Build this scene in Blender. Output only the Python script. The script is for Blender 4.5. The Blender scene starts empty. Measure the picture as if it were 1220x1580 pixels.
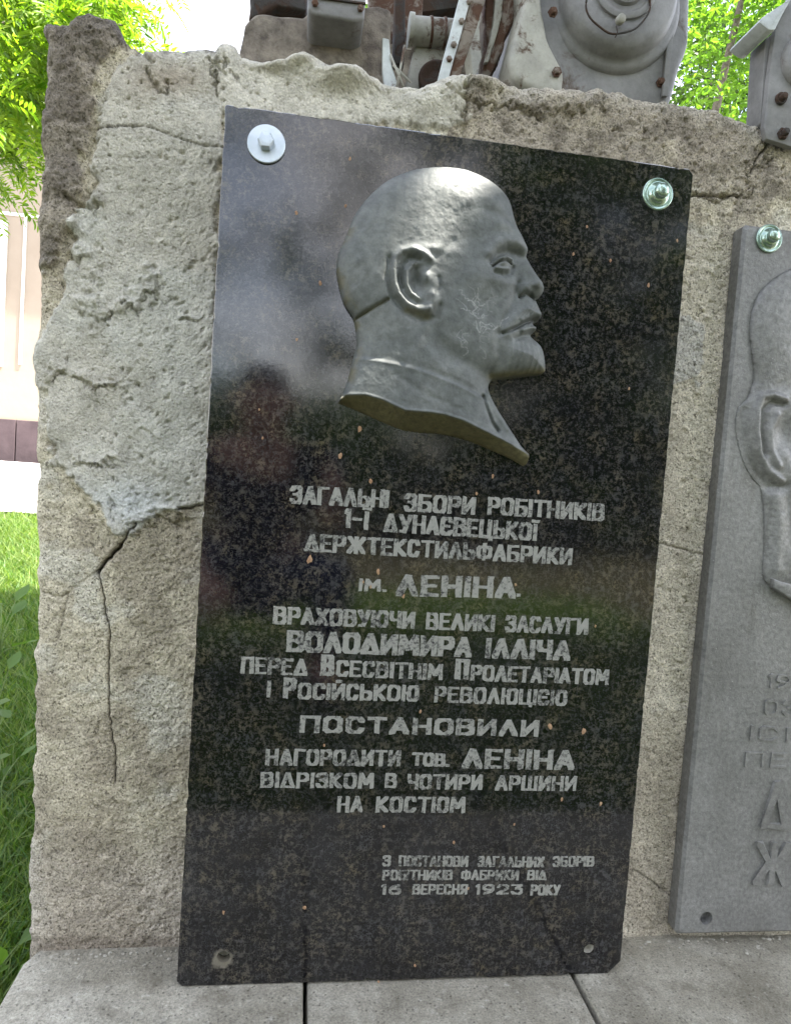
import bpy, bmesh, math, random
import numpy as np
from mathutils import Vector, Matrix
random.seed(7); rng = np.random.default_rng(11)
S = bpy.context.scene
C = S.collection

# ------------------------------------------------------------------ camera
FPX, YAW, PIT, ROL = 1052.6, 0.13515, 0.05492, 0.07063
DIST, CZ = 0.79, 0.7375
def basis(yaw, p, r):
    F = np.array([math.sin(yaw)*math.cos(p), math.cos(yaw)*math.cos(p), -math.sin(p)])
    R0 = np.array([math.cos(yaw), -math.sin(yaw), 0.0]); U0 = np.cross(R0, F)
    return R0*math.cos(r)+U0*math.sin(r), -R0*math.sin(r)+U0*math.cos(r), F
CR, CU, CF = basis(YAW, PIT, ROL)
CP = np.array([0.0, -DIST, CZ])
cam = bpy.data.cameras.new('camera'); camo = bpy.data.objects.new('camera', cam); C.objects.link(camo)
m = Matrix(((CR[0], CU[0], -CF[0]), (CR[1], CU[1], -CF[1]), (CR[2], CU[2], -CF[2]))).to_4x4()
m.translation = Vector(CP); camo.matrix_world = m
cam.sensor_fit = 'VERTICAL'; cam.sensor_height = 36.0; cam.lens = 36.0*FPX/1580
cam.clip_start = 0.02; cam.clip_end = 500
S.camera = camo
S.render.resolution_x = 790; S.render.resolution_y = 1024

# ------------------------------------------------------------------ light
SUN = np.array([0.34, -0.13, 0.93]); SUN /= np.linalg.norm(SUN)
w = bpy.data.worlds.new('World'); S.world = w; w.use_nodes = True
nt = w.node_tree; nt.nodes.clear()
sky = nt.nodes.new('ShaderNodeTexSky'); sky.sky_type = 'NISHITA'; sky.sun_disc = False
sky.sun_elevation = math.asin(SUN[2]); sky.sun_rotation = math.atan2(SUN[0], SUN[1])
sky.dust_density = 1.3; sky.air_density = 1.0; sky.ozone_density = 1.0
bgn = nt.nodes.new('ShaderNodeBackground'); bgn.inputs[1].default_value = 0.15
out = nt.nodes.new('ShaderNodeOutputWorld')
# thin broken white cloud over the blue
tcs = nt.nodes.new('ShaderNodeTexCoord'); cn = nt.nodes.new('ShaderNodeTexNoise'); cn.inputs['Scale'].default_value = 2.6; cn.inputs['Detail'].default_value = 7
cn.inputs['Roughness'].default_value = .6; nt.links.new(tcs.outputs['Generated'], cn.inputs['Vector'])
cm = nt.nodes.new('ShaderNodeMapRange'); cm.inputs[1].default_value = .36; cm.inputs[2].default_value = .62; cm.inputs[3].default_value = .12; cm.inputs[4].default_value = .85
nt.links.new(cn.outputs['Fac'], cm.inputs[0])
lum = nt.nodes.new('ShaderNodeRGBToBW'); nt.links.new(sky.outputs[0], lum.inputs[0])
cw = nt.nodes.new('ShaderNodeMix'); cw.data_type = 'RGBA'; cw.blend_type = 'MULTIPLY'; cw.inputs[0].default_value = 1; cw.inputs[7].default_value = (1.56, 1.48, 1.42, 1)
nt.links.new(lum.outputs[0], cw.inputs[6])
mxs = nt.nodes.new('ShaderNodeMix'); mxs.data_type = 'RGBA'; nt.links.new(cm.outputs[0], mxs.inputs[0]); nt.links.new(sky.outputs[0], mxs.inputs[6]); nt.links.new(cw.outputs[2], mxs.inputs[7])
nt.links.new(mxs.outputs[2], bgn.inputs[0]); nt.links.new(bgn.outputs[0], out.inputs[0])
sl = bpy.data.lights.new('sun', 'SUN'); sl.energy = 5.0; sl.angle = math.radians(0.5); sl.color = (1, .95, .86)
so = bpy.data.objects.new('sun', sl); C.objects.link(so)
so.rotation_euler = Vector(SUN).to_track_quat('Z', 'Y').to_euler()
S.view_settings.view_transform = 'Standard'; S.view_settings.look = 'None'
S.view_settings.gamma = 1; S.view_settings.use_curve_mapping = False
S.view_settings.exposure = 2.6

# ------------------------------------------------------------------ helpers
WY = 0.0665            # Y of the wall's face; the granite's face is Y = 0
LZ = 0.12              # top of the ledge slabs
def pt(px, py, Y):
    "point of the vertical plane Y seen at a photo pixel"
    D = CF + CR*(px-610)/FPX - CU*(py-790)/FPX
    return CP + D*((Y+DIST)/D[1])
def ptz(px, py, Z):
    D = CF + CR*(px-610)/FPX - CU*(py-790)/FPX
    return CP + D*((Z-CZ)/D[2])
def pts(px, py, Y):
    px = np.asarray(px, float); py = np.asarray(py, float)
    D = CF + CR*((px-610)/FPX)[..., None] - CU*((py-790)/FPX)[..., None]
    return CP + D*((Y+DIST)/D[..., 1])[..., None]
def proj(P):
    V = P-CP; d = V@CF
    return 610+FPX*(V@CR)/d, 790-FPX*(V@CU)/d

def sm(a, b, x):
    t = np.clip((x-a)/(b-a), 0, 1); return t*t*(3-2*t)
def _h(i, j, s):
    n = (i*374761393 + j*668265263 + s*1442695041) & 0xffffffff
    n = ((n ^ (n >> 13))*1274126177) & 0xffffffff
    return ((n ^ (n >> 16)) & 0xffff)/65535.0
def vn(x, y, s=0):
    xi = np.floor(x).astype(np.int64); yi = np.floor(y).astype(np.int64)
    u = x-xi; v = y-yi; u = u*u*(3-2*u); v = v*v*(3-2*v)
    return (_h(xi, yi, s)*(1-u)+_h(xi+1, yi, s)*u)*(1-v)+(_h(xi, yi+1, s)*(1-u)+_h(xi+1, yi+1, s)*u)*v
def fbm(x, y, s=0, o=4):
    r = 0; a = .5; t = 0
    for k in range(o):
        r = r+a*vn(x+17.3*k, y-9.1*k, s+k); t += a; a *= .5; x = x*2.03; y = y*2.03
    return r/t
def cr(P, n=5, closed=True):
    "Catmull-Rom through the points"
    P = [np.array(p, float) for p in P]; N = len(P); o = []
    for i in range(N if closed else N-1):
        if closed: a, b, c, d = P[i-1], P[i], P[(i+1) % N], P[(i+2) % N]
        else: a, b, c, d = P[max(i-1, 0)], P[i], P[i+1], P[min(i+2, N-1)]
        for k in range(n):
            t = k/n
            o.append(.5*((2*b)+(-a+c)*t+(2*a-5*b+4*c-d)*t*t+(-a+3*b-3*c+d)*t**3))
    if not closed: o.append(P[-1])
    return np.array(o)
def dist(X, Y, P, closed=False, near=False):
    "distance to a polyline; near gives the closest points too"
    P = np.asarray(P, float); Q = np.roll(P, -1, 0) if closed else P[1:]; A = P if closed else P[:-1]
    best = np.full(X.shape, 1e18); nx = np.zeros(X.shape); ny = np.zeros(X.shape)
    for (ax, ay), (bx, by) in zip(A, Q):
        dx, dy = bx-ax, by-ay; L = dx*dx+dy*dy+1e-12
        t = np.clip(((X-ax)*dx+(Y-ay)*dy)/L, 0, 1)
        qx = ax+t*dx; qy = ay+t*dy; d = (X-qx)**2+(Y-qy)**2
        k = d < best; best = np.where(k, d, best)
        if near: nx = np.where(k, qx, nx); ny = np.where(k, qy, ny)
    best = np.sqrt(best)
    return (best, nx, ny) if near else best
def inside(X, Y, P):
    P = np.asarray(P, float); r = np.zeros(X.shape, bool)
    for (ax, ay), (bx, by) in zip(P, np.roll(P, -1, 0)):
        if ay == by: continue
        r ^= ((ay > Y) != (by > Y)) & (X < (bx-ax)*(Y-ay)/(by-ay)+ax)
    return r
def sdist(X, Y, P):
    d = dist(X, Y, P, True); return np.where(inside(X, Y, P), d, -d)
def stroke(X, Y, P, wd, amp, sharp=2.0):
    P = np.asarray(P, float)
    x0, y0 = P.min(0)-3.2*wd; x1, y1 = P.max(0)+3.2*wd
    k = (X > x0) & (X < x1) & (Y > y0) & (Y < y1); r = np.zeros(X.shape)
    if k.any(): r[k] = amp*np.exp(-(dist(X[k], Y[k], P)/wd)**sharp)
    return r
def blob(X, Y, cx, cy, rx, ry, amp, ang=0.0):
    c, s = math.cos(math.radians(ang)), math.sin(math.radians(ang))
    u = ((X-cx)*c+(Y-cy)*s)/rx; v = (-(X-cx)*s+(Y-cy)*c)/ry
    return amp*np.exp(-(u*u+v*v))

def tag(o, label=None, cat=None, group=None, kind=None):
    for k, v in (('label', label), ('category', cat), ('group', group), ('kind', kind)):
        if v: o[k] = v
    return o
def empty(name, loc=(0, 0, 0), label=None, cat=None, group=None):
    o = bpy.data.objects.new(name, None); o.location = loc; o.empty_display_size = .05
    C.objects.link(o); return tag(o, label, cat, group)
def link(name, me, mat=None, parent=None):
    o = bpy.data.objects.new(name, me); C.objects.link(o)
    if mat is not None and not me.materials: me.materials.append(mat)
    if parent is not None:
        o.parent = parent
        pm = Matrix.Translation(parent.location) if parent.type == 'EMPTY' and parent.rotation_euler.x == 0 else Matrix()
        q = parent.parent
        o.matrix_parent_inverse = pm.inverted()
        if q is not None and q.type == 'EMPTY': o.matrix_parent_inverse = Matrix.Translation(-q.location)
    return o
def mesh_np(name, V, Fq, smooth=True):
    "fast mesh: V (n,3), Fq (m,4) or (m,3)"
    me = bpy.data.meshes.new(name); V = np.ascontiguousarray(V, np.float32); Fq = np.ascontiguousarray(Fq, np.int32)
    k = Fq.shape[1]
    me.vertices.add(len(V)); me.vertices.foreach_set('co', V.ravel())
    me.loops.add(Fq.size); me.loops.foreach_set('vertex_index', Fq.ravel())
    me.polygons.add(len(Fq)); me.polygons.foreach_set('loop_start', np.arange(len(Fq), dtype=np.int32)*k)
    me.polygons.foreach_set('loop_total', np.full(len(Fq), k, np.int32))
    me.polygons.foreach_set('use_smooth', np.full(len(Fq), smooth))
    me.update(); me.validate(); return me
def vcol(me, name, col):
    a = me.color_attributes.new(name, 'FLOAT_COLOR', 'POINT')
    c = np.ones((len(col), 4), np.float32); c[:, :3] = col; a.data.foreach_set('color', c.ravel())
class MB:
    def __init__(s): s.bm = bmesh.new()
    def box(s, c, d, rot=None, bev=0.0, seg=2):
        r = bmesh.ops.create_cube(s.bm, size=1); vs = r['verts']
        M = Matrix.Translation(Vector(c)) @ (rot.to_4x4() if rot else Matrix()) @ Matrix.Diagonal((*d, 1))
        bmesh.ops.transform(s.bm, matrix=M, verts=vs)
        if bev:
            es = list({e for v in vs for e in v.link_edges})
            bmesh.ops.bevel(s.bm, geom=es, offset=bev, segments=seg, affect='EDGES', profile=.5)
        return s
    def bar(s, a, b, w, t, up=(0, 0, 1), bev=0.0):
        a = Vector(a); b = Vector(b); z = (b-a).normalized(); x = Vector(up).cross(z)
        if x.length < 1e-4: x = Vector((1, 0, 0))
        x.normalize(); y = z.cross(x)
        R = Matrix((x, y, z)).transposed()
        return s.box((a+b)/2, (w, t, (b-a).length), R, bev)
    def tube(s, a, b, r1, r2=None, n=24, cap=True):
        a = Vector(a); b = Vector(b); r2 = r1 if r2 is None else r2
        R = (b-a).to_track_quat('Z', 'Y').to_matrix().to_4x4()
        bmesh.ops.create_cone(s.bm, cap_ends=cap, segments=n, radius1=r1, radius2=r2, depth=(b-a).length,
                              matrix=Matrix.Translation((a+b)/2) @ R)
        return s
    def lathe(s, c, axis, prof, n=40):
        "prof: (radius, distance along axis)"
        q = Vector(axis).to_track_quat('Z', 'Y').to_matrix(); c = Vector(c); rings = []
        for r, h in prof:
            if r < 1e-5: rings.append([s.bm.verts.new(c+q@Vector((0, 0, h)))]); continue
            rings.append([s.bm.verts.new(c+q@Vector((r*math.cos(2*math.pi*i/n), r*math.sin(2*math.pi*i/n), h))) for i in range(n)])
        for A, B in zip(rings, rings[1:]):
            for i in range(n):
                j = (i+1) % n
                if len(A) == 1 and len(B) == 1: continue
                if len(A) == 1: s.bm.faces.new((A[0], B[i], B[j]))
                elif len(B) == 1: s.bm.faces.new((A[i], A[j], B[0]))
                else: s.bm.faces.new((A[i], A[j], B[j], B[i]))
        return s
    def prism(s, poly, d, bev=0.0, seg=3):
        "poly: 3D points of the front outline, extruded by d"
        vs = [s.bm.verts.new(Vector(p)) for p in poly]; f = s.bm.faces.new(vs)
        r = bmesh.ops.extrude_face_region(s.bm, geom=[f]); nv = [g for g in r['geom'] if isinstance(g, bmesh.types.BMVert)]
        bmesh.ops.translate(s.bm, verts=nv, vec=Vector(d))
        if bev:
            es = [e for e in {e for v in vs for e in v.link_edges}]
            bmesh.ops.bevel(s.bm, geom=es, offset=bev, segments=seg, affect='EDGES', profile=.5)
        return s
    def rough(s, amp, sc, cuts=0):
        if cuts: bmesh.ops.subdivide_edges(s.bm, edges=s.bm.edges[:], cuts=cuts, use_grid_fill=True)
        from mathutils import noise
        s.bm.normal_update()
        for v in s.bm.verts:
            v.co += noise.noise_vector(v.co*sc)*amp + noise.noise_vector(v.co*sc*3.1)*amp*.4
        return s
    def build(s, name, mat, parent=None, smooth=False, ang=None):
        bmesh.ops.recalc_face_normals(s.bm, faces=s.bm.faces)
        me = bpy.data.meshes.new(name); s.bm.to_mesh(me); s.bm.free()
        if smooth or ang:
            me.polygons.foreach_set('use_smooth', [True]*len(me.polygons))
            if ang: me.set_sharp_from_angle(angle=math.radians(ang))
        return link(name, me, mat, parent)

# ------------------------------------------------------------------ materials
class NM:
    def __init__(s, name):
        s.m = bpy.data.materials.new(name); s.m.use_nodes = True; s.t = s.m.node_tree; s.t.nodes.clear()
        s.o = s.n('ShaderNodeOutputMaterial'); s.b = s.n('ShaderNodeBsdfPrincipled')
        s.l(s.b.outputs[0], s.o.inputs[0]); s.geo = s.n('ShaderNodeNewGeometry')
        s.tc = s.n('ShaderNodeTexCoord')
    def n(s, t, **k):
        n = s.t.nodes.new(t)
        for a, b in k.items(): setattr(n, a, b)
        return n
    def l(s, a, b): s.t.links.new(a, b)
    @property
    def P(s): return s.tc.outputs['Object']
    def noise(s, sc, det=4, rough=.55, vec=None, dist=0):
        n = s.n('ShaderNodeTexNoise'); n.inputs['Scale'].default_value = sc; n.inputs['Detail'].default_value = det
        n.inputs['Roughness'].default_value = rough; n.inputs['Distortion'].default_value = dist
        s.l(vec or s.P, n.inputs['Vector']); return n.outputs['Fac']
    def voro(s, sc, feat='F1', vec=None, rnd=1.0):
        n = s.n('ShaderNodeTexVoronoi', feature=feat); n.inputs['Scale'].default_value = sc
        n.inputs['Randomness'].default_value = rnd
        s.l(vec or s.P, n.inputs['Vector']); return n.outputs['Distance']
    def ramp(s, f, *st, mode='LINEAR'):
        n = s.n('ShaderNodeValToRGB'); e = n.color_ramp.elements; n.color_ramp.interpolation = mode
        while len(e) < len(st): e.new(.5)
        for el, (p, c) in zip(e, st):
            el.position = p; el.color = (c, c, c, 1) if isinstance(c, (int, float)) else (*c, 1)
        s.l(f, n.inputs[0]); return n.outputs[0]
    def mix(s, f, a, b, mode='MIX'):
        n = s.n('ShaderNodeMix', data_type='RGBA', blend_type=mode)
        for v, i in ((f, 0), (a, 6), (b, 7)):
            if isinstance(v, (int, float)): n.inputs[i].default_value = v if i == 0 else (v, v, v, 1)
            elif isinstance(v, tuple): n.inputs[i].default_value = (*v, 1)
            else: s.l(v, n.inputs[i])
        return n.outputs[2]
    def math(s, op, a, b=0.0, clamp=False):
        n = s.n('ShaderNodeMath', operation=op, use_clamp=clamp)
        for v, i in ((a, 0), (b, 1)):
            if isinstance(v, (int, float)): n.inputs[i].default_value = v
            else: s.l(v, n.inputs[i])
        return n.outputs[0]
    def attr(s, name):
        n = s.n('ShaderNodeAttribute'); n.attribute_name = name; return n
    def bump(s, h, dist=.001, strength=1.0, nrm=None):
        n = s.n('ShaderNodeBump'); n.inputs['Distance'].default_value = dist; n.inputs['Strength'].default_value = strength
        s.l(h, n.inputs['Height'])
        if nrm: s.l(nrm, n.inputs['Normal'])
        s.l(n.outputs[0], s.b.inputs['Normal']); return n.outputs[0]
    def set(s, **k):
        for a, v in k.items():
            i = s.b.inputs[{'col': 'Base Color', 'rough': 'Roughness', 'metal': 'Metallic', 'spec': 'Specular IOR Level',
                            'coat': 'Coat Weight', 'coatr': 'Coat Roughness', 'trans': 'Transmission Weight'}[a]]
            if isinstance(v, tuple): i.default_value = (*v, 1)
            elif isinstance(v, (int, float)): i.default_value = v
            else: s.l(v, i)
        return s

def mat_wall():
    k = NM('wall_concrete'); c = k.attr('albedo').outputs['Color']; g = k.attr('region').outputs['Color']
    sep = k.n('ShaderNodeSeparateColor'); k.l(g, sep.inputs[0]); patch = sep.outputs[0]
    fine = k.noise(420, 5, .65); mid = k.noise(90, 5, .6); sand = k.voro(260)
    pits = k.ramp(k.voro(150), (.0, 0.0), (.16, 0.0), (.3, 1.0))
    grain = k.ramp(fine, (.3, .42), (.5, 1.0), (.72, 1.5))
    grain2 = k.ramp(k.noise(48, 6, .75), (.30, .78), (.5, 1.0), (.70, 1.2)); c = k.mix(1.0, c, grain2, 'MULTIPLY')
    c1 = k.mix(1.0, c, grain, 'MULTIPLY')
    speck = k.ramp(k.noise(210, 3, .7), (.36, 1.0), (.42, 0.0))
    dark = k.mix(speck, c1, k.mix(.6, c1, (.06, .05, .035)))
    c2 = k.mix(patch, dark, k.mix(.55, c, c1))
    k.set(col=c2, rough=.92, spec=.2)
    h = k.math('ADD', k.math('MULTIPLY', fine, .8), k.math('MULTIPLY', mid, 1.6))
    h = k.math('ADD', h, k.math('MULTIPLY', pits, .55))
    h = k.math('ADD', h, k.math('MULTIPLY', sand, .5))
    k.bump(h, .0017, .9); return k.m
def mat_granite(name='black_granite'):
    k = NM(name)
    big = k.noise(14, 5, .6, dist=.4); med = k.noise(130, 4, .66); fin = k.noise(420, 4, .75)
    vein = k.ramp(k.noise(110, 5, .78), (.50, 0.0), (.60, 1.0))
    vein2 = k.ramp(k.noise(240, 4, .8), (.52, 0.0), (.62, 1.0))
    base = k.ramp(k.math('ADD', k.math('MULTIPLY', med, .6), k.math('MULTIPLY', fin, .4)), (.40, (.0010, .0010, .0020)), (.50, (.0050, .0050, .0068)), (.60, (.026, .025, .025)))
    f = k.math('MULTIPLY', k.math('ADD', vein, vein2), k.ramp(big, (.38, .30), (.62, 1.0)), True)
    c = k.mix(f, base, k.mix(k.ramp(k.noise(33, 4), (.42, 0.0), (.6, 1.0)), (.048, .047, .047), (.080, .070, .052)))
    warm = k.ramp(k.noise(26, 4, .6), (.5, 0.0), (.68, .5))
    c = k.mix(warm, c, k.mix(1.0, c, (1.35, 1.2, .8), 'MULTIPLY'))
    dust = k.ramp(fin, (.60, 0.0), (.70, .9))
    c = k.mix(dust, c, (.09, .088, .08))
    sv = k.n('ShaderNodeVectorMath', operation='DISTANCE'); k.l(k.P, sv.inputs[0]); sv.inputs[1].default_value = tuple(pt(343, 1480, 0))
    sm_ = k.math('ADD', sv.outputs['Value'], k.math('MULTIPLY', k.noise(90, 4, .7), .016))
    sf = k.n('ShaderNodeMapRange'); sf.inputs[1].default_value = .0215; sf.inputs[2].default_value = .017; k.l(sm_, sf.inputs[0])
    c = k.mix(k.math('MULTIPLY', sf.outputs[0], .75), c, (.20, .18, .14))
    k.set(col=c, rough=k.ramp(k.noise(40, 4), (.3, .025), (.7, .085)), spec=.7)
    k.bump(k.math('ADD', fin, k.math('MULTIPLY', med, 1.5)), .00006, .4)
    return k
def mat_letters():
    k = NM('inscription_paint')
    wear = k.ramp(k.math('ADD', k.math('MULTIPLY', k.noise(210, 5, .8, dist=.4), .7), k.math('MULTIPLY', k.noise(24, 3), .3)), (.41, 1.0), (.50, 0.0))
    c = k.mix(k.noise(300, 3), (.21, .21, .19), (.34, .335, .30))
    c = k.mix(wear, c, (.02, .02, .02))
    k.set(col=c, rough=.6, spec=.3); k.bump(k.noise(300), .0004, .8); return k.m
def mat_bust():
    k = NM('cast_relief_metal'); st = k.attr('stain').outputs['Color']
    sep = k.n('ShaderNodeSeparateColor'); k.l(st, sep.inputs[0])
    n1 = k.noise(18, 6, .6); n2 = k.noise(110, 5, .7); n3 = k.noise(500, 3, .6)
    c = k.ramp(n1, (.3, (.078, .086, .081)), (.5, (.110, .118, .112)), (.7, (.158, .166, .156)))
    c = k.mix(1.0, c, k.ramp(n2, (.3, .68), (.7, 1.28)), 'MULTIPLY')
    spots = k.ramp(k.voro(90), (.0, 1.0), (.05, 1.0), (.08, 0.0))
    c = k.mix(k.math('MULTIPLY', spots, k.ramp(k.noise(35), (.55, 0.0), (.62, .8))), c, (.05, .05, .045))
    patina_bounce = k.ramp(k.noise(140, 5, .7), (.3, (.06, .05, .018)), (.7, (.15, .13, .055)))  # olive patina with some grass bounce light mixed into the colour
    c = k.mix(sep.outputs[0], c, patina_bounce)
    c = k.mix(k.math('MULTIPLY', sep.outputs[1], k.ramp(n3, (.4, .3), (.55, 1.0))), c, (.50, .51, .49))
    k.set(col=c, metal=0.0, rough=k.ramp(n2, (.3, .50), (.7, .68)), spec=.4)
    k.bump(k.math('ADD', k.math('MULTIPLY', n2, 1.5), n3), .0003, .4); return k.m
def mat_plate():
    k = NM('grey_cast_plaque')
    n1 = k.noise(9, 5, .6); n2 = k.noise(160, 5, .7)
    mp = k.n('ShaderNodeMapping'); mp.inputs['Scale'].default_value = (1, 1, .12); k.l(k.P, mp.inputs[0])
    st = k.noise(30, 5, .65, vec=mp.outputs[0])
    c = k.ramp(n1, (.3, (.155, .152, .142)), (.7, (.25, .247, .235)))
    c = k.mix(k.ramp(st, (.55, 0.0), (.72, .45)), c, (.27, .265, .25)); c = k.mix(k.ramp(st, (.28, .5), (.42, 0.0)), c, (.10, .092, .075))
    c = k.mix(1.0, c, k.ramp(n2, (.3, .68), (.7, 1.32)), 'MULTIPLY')
    sp = k.ramp(k.voro(240), (.0, 1.0), (.10, 1.0), (.16, 0.0))
    c = k.mix(k.math('MULTIPLY', sp, k.ramp(k.noise(55), (.52, 0.0), (.62, .6))), c, (.5, .5, .48))
    k.set(col=c, metal=.25, rough=.5); k.bump(n2, .0011, .9); return k.m
def mat_slab():
    k = NM('ledge_concrete')
    mp = k.n('ShaderNodeMapping'); mp.inputs['Rotation'].default_value = (0, 0, .6); mp.inputs['Scale'].default_value = (1, .3, 1)
    k.l(k.P, mp.inputs[0])
    n1 = k.noise(9, 6, .62); n2 = k.noise(120, 5, .7); stk = k.noise(34, 5, .7, vec=mp.outputs[0])
    c = k.ramp(n1, (.32, (.20, .192, .165)), (.5, (.29, .283, .252)), (.68, (.40, .392, .36)))
    c = k.mix(k.ramp(k.noise(70, 5, .7), (.60, 0.0), (.70, .6)), c, (.50, .50, .48))
    c = k.mix(k.ramp(stk, (.62, 0.0), (.72, .5)), c, (.55, .55, .52))
    c = k.mix(1.0, c, k.ramp(n2, (.3, .8), (.7, 1.2)), 'MULTIPLY')
    gr = k.ramp(k.noise(380, 4, .75), (.32, .55), (.5, 1.0), (.68, 1.3)); c = k.mix(1.0, c, gr, 'MULTIPLY'); c = k.mix(1.0, c, (1.04, 1.0, .90), 'MULTIPLY')
    dirt_shade = k.ramp(k.noise(26, 6, .75), (.54, 0.0), (.66, .55)); c = k.mix(dirt_shade, c, (.13, .115, .085))
    pit = k.ramp(k.voro(130), (.0, 0.0), (.10, .0), (.2, 1.0)); c = k.mix(pit, k.mix(.5, c, (.06, .055, .045)), c)
    k.set(col=c, rough=.85, spec=.3); k.bump(k.math('ADD', k.math('ADD', n2, k.math('MULTIPLY', stk, 2)), k.math('MULTIPLY', pit, .7)), .0016, .9); return k.m
def mat_simple(name, a, b=None, sc=40, rough=.6, metal=0.0, bump=.0, spec=.5, det=5, lo=.35, hi=.65):
    k = NM(name); b = b or a
    c = k.ramp(k.noise(sc, det, .65), (lo, a), (hi, b)); k.set(col=c, rough=rough, metal=metal, spec=spec)
    if bump: k.bump(k.noise(sc*4, 5, .7), bump, .8)
    return k.m
def mat_rusty(name, paint, rust, amt=.5, sc=22, rough=.55, metal=0.0, bump=.001):
    k = NM(name)
    f = k.ramp(k.noise(sc, 6, .7, dist=.5), (amt-.05, 1.0), (amt+.05, 0.0))
    p = k.mix(k.ramp(k.noise(16, 5, .7), (.35, 0.0), (.65, 1.0)), paint, tuple(x*.58 for x in paint))
    p = k.mix(k.ramp(k.noise(180, 4, .7), (.55, 0.0), (.7, .35)), p, tuple(x*.45 for x in paint))
    r = k.mix(k.noise(120, 4, .7), rust, tuple(x*.4 for x in rust))
    k.set(col=k.mix(f, p, r), rough=k.mix(f, rough, .9), metal=metal)
    k.bump(k.math('ADD', k.noise(150, 5, .7), k.math('MULTIPLY', f, -1.0)), bump, .6); return k.m
def mat_leaf(name, a, b, tr=.5):
    k = NM(name); c = k.ramp(k.geo.outputs['Random Per Island'], (0, a), (1, b))
    k.set(col=c, rough=.5, spec=.35)
    t = k.n('ShaderNodeBsdfTranslucent'); mx = k.n('ShaderNodeMixShader'); mx.inputs[0].default_value = tr
    k.l(k.mix(1.0, c, (1.5, 1.7, .6), 'MULTIPLY'), t.inputs[0])
    k.l(k.b.outputs[0], mx.inputs[1]); k.l(t.outputs[0], mx.inputs[2]); k.l(mx.outputs[0], k.o.inputs[0]); return k.m

M = {}
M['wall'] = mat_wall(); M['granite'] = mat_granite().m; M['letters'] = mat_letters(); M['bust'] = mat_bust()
M['plate'] = mat_plate(); M['slab'] = mat_slab()
M['mortar'] = mat_simple('pale_mortar', (.30, .28, .23), (.46, .44, .38), 60, .95, bump=.0015, spec=.2)
M['zinc'] = mat_simple('zinc_plated_steel', (.48, .54, .60), (.64, .69, .74), 30, .45, .5)
M['green_zinc'] = mat_simple('greenish_zinc_steel', (.26, .36, .30), (.40, .50, .43), 60, .22, .75)
M['grey_paint'] = mat_rusty('weathered_grey_paint', (.27, .265, .26), (.14, .095, .065), .36, 14)
M['beige_paint'] = mat_rusty('chipped_beige_paint', (.44, .43, .37), (.14, .085, .055), .40, 26)
M['white_paint'] = mat_rusty('peeling_white_paint', (.62, .66, .66), (.17, .10, .065), .36, 40)
M['rust'] = mat_rusty('rusted_steel', (.28, .24, .20), (.12, .06, .035), .52, 30, .8)
M['dark_rust'] = mat_rusty('dark_rusted_iron', (.05, .045, .04), (.07, .04, .025), .5, 30, .8)
M['debris'] = mat_simple('brown_stained_concrete', (.13, .11, .095), (.33, .29, .24), 45, .95, bump=.004, spec=.2)
M['bark'] = mat_simple('tree_bark', (.10, .085, .07), (.21, .18, .15), 30, .95, bump=.008, spec=.1)
M['stem'] = mat_simple('green_stem', (.10, .16, .04), (.16, .22, .06), 30, .6)

# ------------------------------------------------------------------ ground
def gz(x, y):
    "height of the ground"
    t = np.clip((y-1.0)/11.0, 0, 1); return 0.02+.44*t*t*(3-2*t)*.55+.44*t*.45
xs = np.concatenate([[-400, -120, -40, -18], np.linspace(-9, 9, 61), [18, 40, 120, 400]])
ys = np.concatenate([[-400, -120, -40, -18], np.linspace(-9, 13, 89), [18, 40, 120, 400]])
X, Y = np.meshgrid(xs, ys); Z = gz(X, Y)+np.where((abs(X) < 10) & (Y < 4.4) & (Y > -9), (fbm(X*2.3, Y*2.3, 3)-.5)*.05, -.0)
Z = np.where((X > -.42) & (Y > -.8) & (Y < 1.2) & (X < 2.5), -.02, Z)
V = np.stack([X, Y, Z], -1).reshape(-1, 3); ny, nx = X.shape
I = np.arange(nx*ny).reshape(ny, nx)
me = mesh_np('ground', V, np.stack([I[:-1, :-1], I[:-1, 1:], I[1:, 1:], I[1:, :-1]], -1).reshape(-1, 4))
k = NM('lawn_soil'); c = k.ramp(k.noise(2.2, 6, .7), (.35, (.055, .085, .022)), (.5, (.07, .06, .035)), (.65, (.09, .13, .035)))
c = k.mix(k.noise(60, 4, .7), c, (.05, .04, .028)); k.set(col=c, rough=.95, spec=.1); k.bump(k.noise(40, 5), .02)
tag(link('ground', me, k.m), kind='structure')
# pavement across the lawn and its strip behind the photographer
def strip(name, x0, x1, y0, y1, dz, mat):
    n = 24; xx = np.linspace(x0, x1, n); yy = np.linspace(y0, y1, n); X, Y = np.meshgrid(xx, yy)
    V = np.stack([X, Y, gz(X, Y)+dz], -1).reshape(-1, 3); I = np.arange(n*n).reshape(n, n)
    me = mesh_np(name, V, np.stack([I[:-1, :-1], I[:-1, 1:], I[1:, 1:], I[1:, :-1]], -1).reshape(-1, 4))
    return link(name, me, mat)
M['asphalt'] = mat_simple('pale_dusty_pavement', (.36, .34, .33), (.46, .44, .43), 3, .9, bump=.002, spec=.2)
tag(strip('pavement', -30, 30, 5.1, 11.6, .045, M['asphalt']), kind='structure')

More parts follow.
